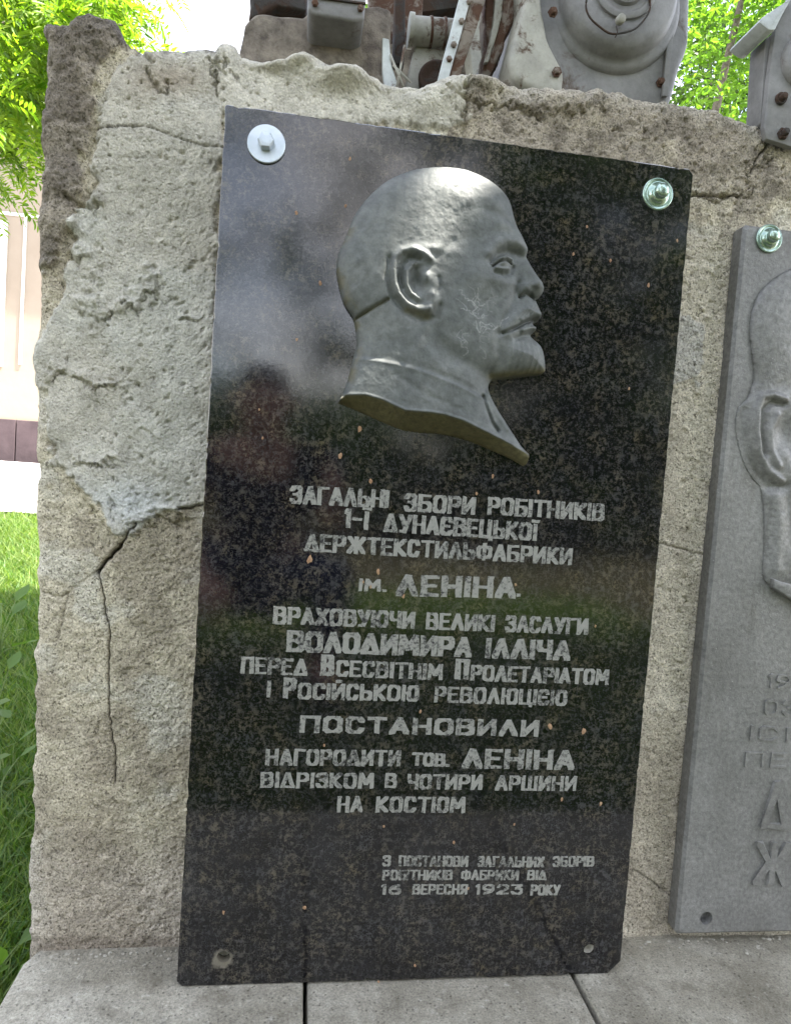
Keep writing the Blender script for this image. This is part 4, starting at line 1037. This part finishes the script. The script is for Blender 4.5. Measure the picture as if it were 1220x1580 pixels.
tw = [(rng.uniform(-1.5, .5), rng.uniform(-7.2, -5.8), rng.uniform(1.0, 4.6)) for _ in range(24)]  # unseen leaf clumps added to break up the sky's reflection in the granite
tree('park_tree', -2.4, -6.4, 4.4, .10, 'thin twiggy tree added to break up the reflected sky gap', cen=tw, per=12, spread=.16, L=.20, W=.13, group='trees behind the photographer',
     limbs=[[(-2.4, -6.4, 2.2), (-1.6, -6.4, 2.8), (-.6, -6.5, 3.0), (.4, -6.6, 3.4)], [(-2.4, -6.4, 1.4), (-1.5, -6.4, 1.9), (-.5, -6.3, 2.0)], [(-2.4, -6.4, 3.0), (-1.4, -6.4, 3.9), (-.3, -6.5, 4.2)]])
# feathery sunlit tree at the upper left
ft = empty('feathery_tree', (-4.6, 4.2, .1), 'yellow green feathery leaved tree hanging over the left of the wall', 'tree')
b = MB(); limb(b, [(-4.6, 4.2, .05), (-4.5, 4.1, 1.6), (-4.3, 3.9, 3.0), (-3.9, 3.7, 4.6)], .14, .05, 12)
Rb = []
def px3(px, py, Y): return np.array(pt(px, py, Y))
for P in ([(-4.4, 4.0, 2.4), px3(-60, 60, 3.4), px3(60, 20, 3.1), px3(190, 40, 2.9)], [(-4.4, 4.0, 2.0), px3(-80, 150, 3.3), px3(0, 120, 3.1), px3(70, 170, 3.0)],
          [(-4.2, 3.9, 3.0), px3(-40, -60, 3.5), px3(80, -50, 3.3), px3(180, -30, 3.2)], [(-4.4, 4.0, 2.2), px3(-90, 220, 3.5), px3(-30, 200, 3.3), px3(40, 240, 3.2)]):
    limb(b, P, .03, .005, 6); Rb.append(cr(P, 6, False))
b.build('trunk', M['bark'], ft, smooth=True)
CC = []; DD = []; RR = []; LL = []
for i in range(820):
    if rng.random() < .35:
        P = Rb[rng.integers(len(Rb))]; base = P[rng.integers(len(P)//3, len(P))]+rng.normal(size=3)*.12
    else:
        u = rng.beta(1, 1.25)*250-60; vmax = 245-max(u-70, 0)*1.1-max(u-150, 0)*.5
        base = px3(u, rng.uniform(-80, max(vmax-60, 20)), rng.uniform(2.4, 3.9))
    a = rng.normal(size=3)*.35+np.array([.55, -.1, -.55]); a /= np.linalg.norm(a); LR = rng.uniform(.16, .30)
    side = np.cross(a, np.array([0, 0, 1])+rng.normal(size=3)*.4); side /= np.linalg.norm(side); k = 10
    for j in range(k):
        t = (j+.6)/k; p = base+a*LR*t+np.array([0, 0, -.10])*LR*t*t*2
        for sg in (-1, 1):
            d = side*sg*.8+a*.55+rng.normal(size=3)*.12; d /= np.linalg.norm(d); CC.append(p); DD.append(d); RR.append(np.cross(d, np.cross(a, side))+rng.normal(size=3)*.1)
            LL.append(rng.uniform(.055, .085)*(1-.35*t))
CC = np.array(CC); DD = np.array(DD); RR = np.array(RR); RR -= (RR*DD).sum(1)[:, None]*DD; RR /= np.linalg.norm(RR, axis=1)[:, None]; LL = np.array(LL)
V, F = leaf_mesh(CC, LL, LL*.30, DD, RR, .15); link('crown', mesh_np('crown', V, F, False), M['leaf_yellow'], ft)

# trees beyond the wall on the right
def beyond(px, Y, h, rt, label, region, nc, per, mat='leaf_bright', L=.10):
    P = pt(px, 100, Y); cc_ = [px3(rng.uniform(*region[0]), rng.uniform(*region[1]), Y+rng.uniform(-.5, 1.2)) for _ in range(nc)]
    return tree('leafy_tree', P[0], Y, h, rt, label, cen=cc_, per=per, spread=.20, L=L, W=L*.5, mat=mat, group='trees beyond the wall')
beyond(1137, 6.2, 6.0, .085, 'bright green tree with grey trunk seen between the casting and bracket', ((1040, 1260), (-90, 210)), 46, 90)
beyond(1095, 8.4, 6.5, .07, 'slender tree farther behind the grey trunked tree', ((1040, 1230), (-120, 190)), 40, 90, 'leaf_shade', .12)
beyond(700, 8.5, 5.0, .09, 'bushy tree directly behind the scrap metal pile', ((560, 980), (-40, 260)), 36, 60, 'leaf_shade', .13)
beyond(1330, 7.5, 5.5, .09, 'bright tree past the right bracket', ((1240, 1480), (-60, 230)), 24, 50)

# ------------------------------------------------------------------ house at the left
BY = 12.0; hs = empty('beige_house', (-9, BY, .4), 'beige rendered house with mauve plinth and white framed window beyond the pavement', 'house')
M['render'] = mat_simple('beige_render', (.29, .24, .19), (.33, .275, .22), 1.2, .9, bump=.004, spec=.2)
M['cream'] = mat_simple('cream_lower_render', (.33, .28, .20), (.36, .30, .22), 1.4, .9, bump=.004, spec=.2)
M['plinth'] = mat_simple('mauve_plinth', (.065, .048, .052), (.095, .07, .075), 3, .9, bump=.005, spec=.2)
M['white'] = mat_simple('white_trim', (.72, .72, .70), (.80, .80, .78), 5, .6)
k = NM('window_glass'); k.set(col=(.10, .13, .17), rough=.06, spec=.8); M['glass'] = k.m
X0, X1 = -15.0, -2.6
zp = pt(30, 648, BY)[2]; zb = pt(30, 718, BY)[2]; zc_ = pt(30, 572, BY)[2]
def bx(name, x0, x1, y0, y1, z0, z1, mat, par, bev=0): b = MB(); b.box(((x0+x1)/2, (y0+y1)/2, (z0+z1)/2), (x1-x0, y1-y0, z1-z0), bev=bev); return b.build(name, mat, par)
bx('wall', X0, X1, BY+.06, BY+6, zc_+.001, 6.3, M['render'], hs); bx('lower_wall', X0, X1, BY+.05, BY+6, zp+.001, zc_, M['cream'], hs)
wj = pt(24, 680, BY)[0]
for i in range(-8, 4):
    x = wj+i*1.05; bx('plinth_panel', x+.008, x+1.05-.008, BY, BY+.5, zb-.4, zp, M['plinth'], hs, .01)
bx('roof', X0-.4, X1+.4, BY-.4, BY+6.4, 6.3, 6.5, M['plinth'], hs)
hz = pt(30, 330, BY)[2]; vx = pt(34, 450, BY)[0]; vb = pt(34, 562, BY)[2]
bx('trim_strip', X0, X1, BY+.035, BY+.058, hz-.025, hz+.025, M['white'], hs); bx('trim_strip', vx-.022, vx+.022, BY+.032, BY+.0585, vb, hz-.026, M['white'], hs)
def window(xr, zt_, zb_, wd):
    fr = bx('window', xr-wd, xr, BY+.0, BY+.055, zb_, zt_, M['white'], hs)
    for q in range(2):
        a = xr-wd+.09+q*(wd/2-.02); bx('pane', a, a+wd/2-.16, BY-.012, BY-.001, zb_+.1, zt_-.1, M['glass'], fr)
xr = pt(7, 450, BY)[0]; window(xr, pt(7, 340, BY)[2], pt(7, 565, BY)[2], 1.7); window(xr-3.2, pt(7, 340, BY)[2], pt(7, 565, BY)[2], 1.7)
window(xr+3.1 if xr+3.1 < X1 else X1-.2, pt(7, 340, BY)[2], pt(7, 565, BY)[2], 1.7)

# ------------------------------------------------------------------ grass and weeds
def blades(n, X, Y, hh, ww, name, label):
    Zg_ = gz(X, Y)+.0; a = rng.uniform(0, 6.28, n); L = hh*rng.uniform(.5, 1.3, n); W = ww*rng.uniform(.6, 1.3, n)
    lean = rng.normal(0, .42, (n, 2)); r = np.stack([np.cos(a), np.sin(a), a*0], 1)
    b0 = np.stack([X, Y, Zg_-.01], 1); m1 = b0+np.stack([lean[:, 0]*L*.35, lean[:, 1]*L*.35, L*.55], 1); tp_ = b0+np.stack([lean[:, 0]*L*1.1, lean[:, 1]*L*1.1, L*.92], 1)
    w_ = W[:, None]*.5
    V = np.stack([b0-r*w_, b0+r*w_, m1+r*w_*.8, m1-r*w_*.8, tp_+r*w_*.1, tp_-r*w_*.1], 1).reshape(-1, 3)
    b = np.arange(n)[:, None]*6; F = np.concatenate([b+np.array([0, 1, 2, 3]), b+np.array([3, 2, 4, 5])])
    return tag(link(name, mesh_np(name, V, F, False), M['grass']), label, 'grass', kind='stuff')
n = 42000; u = rng.uniform(0, 1, n)**1.5; Yb = -.62+u*5.6; Xb = -(Yb+.79)*rng.uniform(.26, .46, n)
Xb = np.where((Xb > -.315) & (Yb < .45), -.315-rng.uniform(0, .2, n), Xb)
blades(n, Xb, Yb, .055+.05*u, .0035+.004*u, 'grass', 'green grass and clover growing beside the wall and out to the pavement')
n = 60000; Xb = rng.uniform(-1.8, 1.8, n); Yb = rng.uniform(-3.2, -.47, n); k_ = ~((Xb > -.38) & (Yb > -.46)); Xb = Xb[k_]; Yb = Yb[k_]
blades(len(Xb), Xb, Yb, .07, .008, 'grass', 'trodden lawn round the feet of the photographer')
def weed(px, py, Y, sc, label, nl=9, stem=.12):
    P = pt(px, py, Y); x, y = P[0], Y; z = float(gz(x, y)); t = empty('weed', (x, y, z), label, 'weed', 'weeds beside the wall')
    b = MB(); Cn = []; D = []; Ls = []
    for i in range(nl):
        a = rng.uniform(0, 6.28); e = rng.uniform(.3, 1.2); hgt = rng.uniform(.25, 1)*stem*sc*3
        top = (x+math.cos(a)*.03*sc*3, y+math.sin(a)*.03*sc*3, z+hgt); limb(b, [(x, y, z-.01), (x+math.cos(a)*.01, y+math.sin(a)*.01, z+hgt*.6), top], .0016, .0009, 5)
        Cn.append(top); D.append((math.cos(a)*e, math.sin(a)*e, rng.uniform(-.2, .7))); Ls.append(rng.uniform(.05, .09)*sc*1.6)
    b.build('stem', M['stem'], t)
    D = np.array(D); D /= np.linalg.norm(D, axis=1)[:, None]; r = np.cross(D, [0, 0, 1.0]); r /= np.linalg.norm(r, axis=1)[:, None]
    for i in range(nl):
        V, F = leaf_mesh(np.array([Cn[i]]), Ls[i], Ls[i]*.55, D[i:i+1], r[i:i+1], -.15); link('leaf', mesh_np('leaf', V, F, False), M['leaf_weed'], t)
weed(-46, 1440, .02, .36, 'broad leaved weed at the corner of the ledge', 8, .07)
weed(-6, 1005, .80, .55, 'tall rounded leaf weed halfway up the side of the wall', 12, .13)
weed(2, 1090, .60, .4, 'small weed in front of the rounded leaf weed', 9, .10)
weed(-6, 1330, .12, .38, 'low weed left of the wall foot', 9, .06)
weed(-10, 1400, .05, .34, 'narrow weed nearest the left border of the picture', 9, .07)
weed(4, 930, 1.5, .7, 'weed in the sunlit grass behind the wall', 10, .10)

# ------------------------------------------------------------------ scrap metal piled behind the wall
u0 = .889/FPX
def P3(L, Y): return [tuple(pt(x, y, Y)) for x, y in L]
t = empty('concrete_fragment', tuple(pt(480, 100, .25)), 'brown stained broken concrete block behind the wall top', 'rubble')
b = MB(); b.prism(P3([(372, 92), (384, 42), (396, 24), (420, 18), (470, 26), (480, 10), (560, 6), (606, 14), (604, 80), (598, 150), (480, 140), (376, 110)], .16), (0, .22, 0), .004)
b.rough(.008, 14, 3).build('block', M['debris'], t, smooth=True, ang=50)
b = MB(); b.prism(P3([(380, 34), (384, -50), (478, -50), (476, 18), (430, 14), (405, 20)], .20), (0, .2, 0), .004); b.rough(.006, 18, 3).build('dark_lump', M['dark_rust'], t, smooth=True, ang=50)
t = empty('grey_box', tuple(pt(520, 20, .12)), 'pale grey metal box hanging over the broken concrete block', 'metal box')
b = MB(); b.prism(P3([(476, -60), (474, 14), (482, 22), (548, 33), (562, 28), (569, -60)], .10), (0, .16, 0), .004); b.build('box_body', M['grey_paint'], t, ang=40)
b = MB(); b.prism(P3([(486, 22), (490, 30), (545, 39), (556, 34), (558, 26)], .125), (0, .12, 0), .002); b.build('box_base', M['dark_rust'], t)
for x, y in ((486, 6), (556, 14)):
    b = MB(); b.lathe(Vector(pt(x, y, .0985)), (0, -1, 0), [(5*u0, 0), (5*u0, .003), (3.5*u0, .004), (0, .004)], 6); b.build('box_bolt', M['rust'], t)
b = MB(); b.bar(pt(474, -6, .0985), pt(564, 6, .0985), .002, .003, up=(0, 1, 0)); b.build('box_seam', M['dark_rust'], t)
t = empty('leaning_panel', tuple(pt(600, 40, .3)), 'dull grey leaning sheet metal panel right of the box', 'metal panel')
b = MB(); b.prism(P3([(566, -50), (572, 34), (600, 62), (650, 50), (655, -50)], .30), (0, .012, .0), .002); b.build('sheet', M['rust'], t, ang=40)
b = MB(); b.bar(pt(618, -40, .24), pt(614, 104, .24), .018, .016, bev=.002); b.rough(.003, 30, 2); o = b.build('rusty_post', M['dark_rust']); tag(o, 'dark rusty upright post beside the pale pipe', 'post')
t = empty('white_strip', tuple(pt(598, 120, .15)), 'narrow white painted strip standing on the wall top', 'metal strip')
b = MB(); b.prism(P3([(590, 58), (600, 60), (604, 100), (614, 132), (594, 138), (590, 110)], .13), (0, .006, 0), .001); b.build('strip', M['white_paint'], t)
b = MB()
for a_, c_ in (((602, 84), (622, 134)), ((624, 70), (612, 136)), ((606, 100), (634, 128))): b.tube(pt(*a_, .128), pt(*c_, .128), .0016, n=8)
b.build('wire', M['beige_paint'], t, smooth=True)
t = empty('pale_pipe', tuple(pt(665, 50, .2)), 'short pale horizontal pipe with flange above the wall', 'pipe')
b = MB(); b.tube(pt(634, 48, .20), pt(712, 54, .20), .0185, n=36); b.build('pipe', M['beige_paint'], t, smooth=True, ang=40)
b = MB(); b.tube(pt(630, 47, .20), pt(637, 48, .20), .022, n=36); b.build('flange', M['beige_paint'], t, ang=40)
for q in (.35, .62):
    a_, c_ = np.array(pt(634, 48, .20)), np.array(pt(712, 54, .20)); b = MB(); b.tube(a_+(c_-a_)*q, a_+(c_-a_)*(q+.05), .0198, n=36); b.build('pipe_clip', M['rust'], t, ang=40)
b = MB(); b.prism(P3([(640, 70), (704, 78), (700, 150), (622, 145)], .205), (0, .02, 0), .003); o = b.build('pipe_plate', M['beige_paint'], t, ang=40)
t = empty('rubber_wheel', tuple(pt(664, 120, .17)), 'small black wheel partly hidden behind the diagonal beam', 'wheel')
b = MB(); b.lathe(pt(672, 124, .19), (-.25, -1, 0), [(.0, .004), (.008, .006), (.013, .004), (.019, .012), (.024, .008), (.0245, -.006), (.02, -.014), (0, -.014)], 40)
b.build('tyre', M['dark_rust'], t, smooth=True)
t = empty('angle_beam', tuple(pt(700, 80, .15)), 'diagonal angle iron with peeling white edge and rusty web', 'steel beam')
def quad_bar(L, Y, d, name, mat, par, bev=.001, rg_=0):
    b = MB(); b.prism(P3(L, Y), d, bev, 2)
    if rg_: b.rough(rg_, 40, 4)
    return b.build(name, mat, par, ang=40)
quad_bar([(724, -60), (742, -60), (690, 128), (674, 126)], .12, (0, .006, 0), 'flange_plate', M['white_paint'], t, .001, .0008)
quad_bar([(742.8, -60), (764, -60), (752, -10), (706, 128), (690.8, 128)], .124, (0, .03, 0), 'web_plate', M['rust'], t, .001, .001)
for i, (x, y) in enumerate(((700, 70), (693, 92), (712, 34), (724, 4))):
    b = MB(); c = Vector(pt(x, y, .12)); b.lathe(c, (-.3, -1, 0), [(.004, 0), (.004, .003), (.0028, .0042), (0, .0045)], 6); b.build('rivet', M['rust'], t)
t = empty('broken_shaft', tuple(pt(765, 60, .14)), 'splintered rusty shaft with white flakes between beam and casting', 'shaft')
b = MB(); b.prism(P3([(752, -50), (808, -50), (800, 20), (778, 60), (770, 90), (752, 124), (742, 122), (752, 70), (748, 20)], .15), (0, .03, 0), .003); b.rough(.004, 45, 4).build('shaft', M['rust'], t, smooth=True, ang=50)
b = MB(); b.prism(P3([(768, -50), (780, -50), (774, 24), (764, 60), (752, 96), (746, 96), (760, 40)], .145), (0, .006, 0), .001); b.rough(.002, 60, 4).build('flaking_strip', M['beige_paint'], t, ang=50)
# the big casting
t = empty('gear_housing', tuple(pt(930, 100, .25)), 'large rounded grey cast metal housing resting on the wall top', 'metal casting')
b = MB(); b.prism(P3([(812, -80), (818, 4), (786, 92), (794, 118), (812, 140), (880, 158), (960, 166), (1030, 172), (1040, 150), (1052, 100), (1066, 70), (1070, -80)], .125), (0, .34, 0), .014, 4)
b.build('housing', M['grey_paint'], t, ang=50)
b = MB(); b.prism(P3([(806, -80), (809, -4), (784, 90), (792, 124), (826, 142), (868, 148), (872, 110), (846, 60), (836, 0), (836, -80)], .105), (0, .05, 0), .010, 4); b.build('side_cheek', M['beige_paint'], t, ang=50)
c = Vector(pt(950, 2, .12)); u = .889/FPX
b = MB(); b.lathe(c, (-.06, -1, .06), [(0, .026), (40*u, .026), (70*u, .0255), (84*u, .0225), (91*u, .016), (94*u, .004), (95*u, 0), (101*u, -.001), (108*u, -.006), (110*u, -.02)], 72); b.build('round_cover', M['grey_paint'], t, smooth=True)
b = MB(); b.lathe(c+Vector((0, -.0255, 0)), (-.06, -1, .06), [(50*u, 0), (50*u, .004), (46*u, .006), (41*u, .006), (38*u, .003), (30*u, .0025), (28*u, .007), (22*u, .008)], 56); b.build('collar_ring', M['grey_paint'], t, smooth=True, ang=35)
b = MB(); b.lathe(c+Vector((0, -.027, 0)), (-.06, -1, .06), [(22*u, 0), (22*u, .016), (19*u, .020), (9*u, .021), (0, .021)], 6); b.build('nut', M['rust'], t)
b = MB(); b.lathe(Vector(pt(955, 32, .086)), (0, -1, -.2), [(7*u, 0), (7*u, .007), (5*u, .009), (0, .009)], 16); b.build('plug', M['beige_paint'], t, smooth=True)
b = MB(); ring = [np.array(pt(953+math.cos(a)*(49+1.5*math.sin(5*a)), 2+math.sin(a)*(50+1*math.cos(7*a)), .084)) for a in np.linspace(-.3, math.pi+.25, 22)]; limb(b, ring, .0013, .0013, 6)
limb(b, [pt(950, 40, .085), pt(952, 50, .083), pt(948, 58, .085)], .0010, .0007, 6); b.build('wire_loop', M['dark_rust'], t, smooth=True)
b = MB(); b.bar(pt(1040, -30, .12), pt(1024, 150, .12), .006, .008, bev=.001); b.build('casting_rib', M['grey_paint'], t, ang=40)
for x, y in ((852, 20), (858, 112), (1018, 128), (1036, 20)):
    b = MB(); b.lathe(Vector(pt(x, y, .124 if x > 900 else .104)), (0, -1, 0), [(8*u, 0), (8*u, .002), (5.5*u, .002), (5.5*u, .006), (4*u, .0072), (0, .0075)], 6); b.build('housing_bolt', M['rust'], t)
# bracket on the right
t = empty('steel_bracket', tuple(pt(1200, 200, .06)), 'grey steel bracket with bolts standing over the right end of the wall', 'bracket')
quad_bar([(1196, 44), (1214, 4), (1240, -60), (1420, -80), (1420, 240), (1220, 226), (1182, 214), (1178, 196), (1186, 120)], .048, (0, .008, 0), 'bracket_plate', M['grey_paint'], t, .0015)
quad_bar([(1170, 34), (1176, 26), (1212, 2), (1226, -12), (1208, 20), (1195, 46), (1186, 46)], .030, (0, .06, 0), 'bent_lip', M['white_paint'], t, .0015)
quad_bar([(1180, 60), (1190, 52), (1184, 120), (1177, 196), (1172, 190)], .060, (0, .03, 0), 'side_flange', M['grey_paint'], t, .001)
for x, y in ((1203, 153), (1206, 207)):
    c = Vector(pt(x, y, .047)); b = MB(); b.lathe(c, (0, -1, 0), [(9*u, 0), (9*u, .003), (8*u, .004), (5.4*u, .004), (5.4*u, .009), (4*u, .0105), (0, .011)], 6 if y > 180 else 20); b.build('bolt', M['dark_rust'], t, ang=40)
b = MB(); b.lathe(Vector(pt(1242, 96, .046)), (0, -1, 0), [(40*u, -.002), (40*u, .004), (36*u, .010), (20*u, .014), (0, .015)], 48); b.build('boss', M['grey_paint'], t, smooth=True)
# backing added so the gaps in the pile read dark
t = empty('dark_backing', tuple(pt(720, 100, .6)), 'dark rusty backing added behind the beam and pipe', 'machine frame')
b = MB(); b.prism(P3([(566, -90), (830, -90), (836, 190), (590, 190)], .52), (0, .05, 0), .004); b.rough(.004, 6, 4).build('back_panel', M['debris'], t, ang=40)
b = MB(); b.bar(pt(600, 20, .48), pt(830, -10, .48), .05, .04); b.build('cross_bar', M['dark_rust'], t)
b = MB(); b.bar(pt(722, -60, .46), pt(745, 160, .46), .045, .04); b.build('upright', M['beige_paint'], t)

# the pile stands on a plinth behind the wall
b = MB(); b.box((.45, .80, .49), (1.2, .70, .98)); o = b.rough(.006, 6, 6).build('rear_plinth', M['mortar']); tag(o, 'rough concrete plinth behind the wall that carries the scrap metal', 'plinth')

# ------------------------------------------------------------------ the photographer, seen in the polished stone
def skin(name, V, E, R, mat, parent, sub=2, root=0):
    bm = bmesh.new(); lay = bm.verts.layers.skin.verify(); vs = []
    for i, (p, r) in enumerate(zip(V, R)):
        v = bm.verts.new(p); v[lay].radius = (r, r) if isinstance(r, (int, float)) else r; v[lay].use_root = i == root; vs.append(v)
    for a, b_ in E: bm.edges.new((vs[a], vs[b_]))
    me = bpy.data.meshes.new(name); bm.to_mesh(me); bm.free()
    o = bpy.data.objects.new(name, me); C.objects.link(o); md = o.modifiers.new('s', 'SKIN'); md.use_smooth_shade = True
    sb_ = o.modifiers.new('u', 'SUBSURF'); sb_.levels = sub; sb_.render_levels = sub
    bpy.context.view_layer.update()
    m2 = bpy.data.meshes.new_from_object(o.evaluated_get(bpy.context.evaluated_depsgraph_get())); bpy.data.objects.remove(o)
    m2.materials.clear(); m2.polygons.foreach_set('use_smooth', [True]*len(m2.polygons)); return link(name, m2, mat, parent)
M['skin'] = mat_simple('skin', (.60, .35, .26), (.66, .40, .31), 30, .5); M['shirt'] = mat_simple('dark_navy_cloth', (.014, .015, .03), (.022, .023, .045), 60, .9)
M['jeans'] = mat_simple('blue_jeans', (.025, .035, .075), (.04, .055, .11), 80, .9); M['hair'] = mat_simple('dark_hair', (.012, .009, .007), (.03, .02, .014), 90, .6)
M['phone'] = mat_simple('black_phone', (.01, .01, .012), rough=.2)
hd = pt(405, 640, 1.30); hx, hy, hzz = hd[0], -1.30, hd[2]
pers = empty('person', (hx, -1.5, float(gz(hx, -1.5))), 'crouching person in navy shirt and jeans holding up a phone before the plaque', 'person')
gzp = float(gz(hx, -1.5))
J = dict(pel=(hx, -1.56, .40), waist=(hx, -1.53, .54), chest=(hx, -1.44, .70), neck=(hx+.005, -1.37, .80), chin=(hx, -1.325, .86), head=(hx, -1.31, .93), top=(hx, -1.32, .99),
         lsh=(hx-.17, -1.42, .745), lel=(hx-.24, -1.26, .56), lwr=(hx-.13, -1.08, .44), lhd=(hx-.09, -1.02, .405),
         rsh=(hx+.17, -1.42, .745), rel=(hx+.24, -1.20, .58), rwr=(.075, -.93, .675), rhd=(.06, -.865, .70),
         lhip=(hx-.10, -1.55, .36), lkn=(hx-.24, -1.16, .46), lan=(hx-.22, -1.36, .12), ltoe=(hx-.25, -1.20, .055),
         rhip=(hx+.10, -1.55, .36), rkn=(hx+.24, -1.16, .44), ran=(hx+.22, -1.38, .12), rtoe=(hx+.25, -1.21, .055), nose=(hx+.004, -1.205, .925))
RD = dict(pel=.125, waist=.115, chest=.125, neck=.056, chin=.062, head=.083, top=.062, lsh=.062, rsh=.062, lel=.040, rel=.040, lwr=.026, rwr=.026, lhd=.034, rhd=.034,
          lhip=.09, rhip=.09, lkn=.062, rkn=.062, lan=.040, ran=.040, ltoe=.036, rtoe=.036, nose=.014)
ED = [('pel', 'waist'), ('waist', 'chest'), ('chest', 'neck'), ('neck', 'chin'), ('chin', 'head'), ('head', 'top'), ('chest', 'lsh'), ('lsh', 'lel'), ('lel', 'lwr'), ('lwr', 'lhd'),
      ('chest', 'rsh'), ('rsh', 'rel'), ('rel', 'rwr'), ('rwr', 'rhd'), ('pel', 'lhip'), ('lhip', 'lkn'), ('lkn', 'lan'), ('lan', 'ltoe'), ('pel', 'rhip'), ('rhip', 'rkn'), ('rkn', 'ran'), ('ran', 'rtoe')]
V = []; R = []; E = []; ix = {}
for k_ in J:
    if k_ == 'nose': continue
    ix[k_] = len(V); V.append(J[k_]); R.append(RD[k_])
E = [(ix[a], ix[b_]) for a, b_ in ED]
def finger(root, P, r0=.0092):
    prev = root
    for q, p in enumerate(P): V.append(p); R.append(r0-.0012*q); E.append((prev, len(V)-1)); prev = len(V)-1
hx2, hy2, hz2 = J['rhd']          # right hand: fingers curl round the phone's edge
for i, dz in enumerate((.034, .012, -.010, -.030)):
    l = (1, 1.08, 1, .82)[i]; finger(ix['rhd'], [(hx2-.002, hy2+.020, hz2+dz*.9+.012), (hx2-.004*l, hy2+.046, hz2+dz+.016), (hx2-.022*l, hy2+.052*l, hz2+dz+.018), (hx2-.040*l, hy2+.052, hz2+dz+.018)])
finger(ix['rhd'], [(hx2-.020, hy2+.004, hz2+.020), (hx2-.038, hy2+.026, hz2+.030), (hx2-.052, hy2+.042, hz2+.036)], .0105)
lx2, ly2, lz2 = J['lhd']          # left hand hangs over the knee, lightly curled
for i, dx in enumerate((-.030, -.010, .011, .030)):
    l = (.85, 1, 1.08, 1)[i]; finger(ix['lhd'], [(lx2+dx*.9, ly2+.020, lz2-.020), (lx2+dx, ly2+.036*l, lz2-.044*l), (lx2+dx, ly2+.036, lz2-.066*l), (lx2+dx, ly2+.026, lz2-.082*l)])
finger(ix['lhd'], [(lx2+.034, ly2+.004, lz2-.004), (lx2+.050, ly2+.022, lz2-.022), (lx2+.052, ly2+.034, lz2-.040)], .0105)
skin('body', V, E, R, M['skin'], pers)
def sub(names, edges, rad, name, mat, sb=2):
    i_ = {k_: q for q, k_ in enumerate(names)}; return skin(name, [J[k_] if isinstance(k_, str) and k_ in J else EX[k_] for k_ in names], [(i_[a], i_[b_]) for a, b_ in edges], rad, mat, pers, sb)
mid = lambda a, b_, t: tuple(np.array(J[a])*(1-t)+np.array(J[b_])*t)
EX = dict(lsl=mid('lsh', 'lel', .6), rsl=mid('rsh', 'rel', .6), lhem=mid('lkn', 'lan', .9), rhem=mid('rkn', 'ran', .9), coll=mid('chest', 'neck', .62))
sub(['pel', 'waist', 'chest', 'coll', 'lsh', 'lsl', 'rsh', 'rsl'], [('pel', 'waist'), ('waist', 'chest'), ('chest', 'coll'), ('chest', 'lsh'), ('lsh', 'lsl'), ('chest', 'rsh'), ('rsh', 'rsl')],
    [.132, .130, .142, .075, .078, .062, .078, .062], 'shirt', M['shirt'])
sub(['pel', 'lhip', 'lkn', 'lhem', 'rhip', 'rkn', 'rhem'], [('pel', 'lhip'), ('lhip', 'lkn'), ('lkn', 'lhem'), ('pel', 'rhip'), ('rhip', 'rkn'), ('rkn', 'rhem')], [.137, .104, .076, .056, .104, .076, .056], 'trousers', M['jeans'])
for s_ in 'lr':
    a, b_ = J[s_+'an'], J[s_+'toe']; skin('shoe', [(a[0], a[1]-.05, gzp+.05), (a[0], a[1], gzp+.055), b_, (b_[0], b_[1]+.06, gzp+.035)], [(0, 1), (1, 2), (2, 3)], [.042, .050, .046, .034], M['hair'], pers)
skin('hair', [(hx, -1.385, .90), (hx, -1.37, .965), (hx, -1.33, 1.015), (hx, -1.275, 1.005)], [(0, 1), (1, 2), (2, 3)], [(.075, .05), (.088, .058), (.080, .052), (.052, .026)], M['hair'], pers)
skin('nose', [(hx, -1.228, .950), (hx, -1.215, .925), (hx, -1.222, .912)], [(0, 1), (1, 2)], [.008, .012, .013], M['skin'], pers)
for sg in (-1, 1):
    b = MB(); bmesh.ops.create_uvsphere(b.bm, u_segments=16, v_segments=10, radius=.0125, matrix=Matrix.Translation((hx+sg*.031, -1.239, .945))); b.build('eye', M['white'], pers, smooth=True)
    b = MB(); bmesh.ops.create_uvsphere(b.bm, u_segments=12, v_segments=8, radius=.006, matrix=Matrix.Translation((hx+sg*.031, -1.2305, .945))); b.build('iris', M['hair'], pers, smooth=True)
    skin('ear', [(hx+sg*.084, -1.315, .955), (hx+sg*.092, -1.325, .935), (hx+sg*.084, -1.312, .908)], [(0, 1), (1, 2)], [(.008, .014), (.008, .018), (.007, .010)], M['skin'], pers)
    skin('eyebrow', [(hx+sg*.014, -1.236, .966), (hx+sg*.034, -1.232, .971), (hx+sg*.050, -1.245, .965)], [(0, 1), (1, 2)], [.0035, .0045, .003], M['hair'], pers, 1)
M['lips'] = mat_simple('lips', (.36, .13, .11)); skin('mouth', [(hx-.022, -1.238, .890), (hx, -1.229, .892), (hx+.022, -1.238, .890)], [(0, 1), (1, 2)], [.003, .006, .003], M['lips'], pers, 1)
ph = empty('phone', (0.0, -DIST-.012, CZ), 'black smartphone held up by the crouching person', 'phone')
b = MB(); b.box((.004, -DIST-.0125, CZ-.030), (.074, .008, .150), bev=.003); b.build('case', M['phone'], ph, ang=40)
for dx, dz in ((0, 0), (0, -.020)):
    b = MB(); b.lathe((dx, -DIST-.0085, CZ+dz), (0, 1, 0), [(.0075, 0), (.0075, .0018), (.006, .002), (0, .0018)], 24); b.build('lens', M['glass'], ph, ang=40)
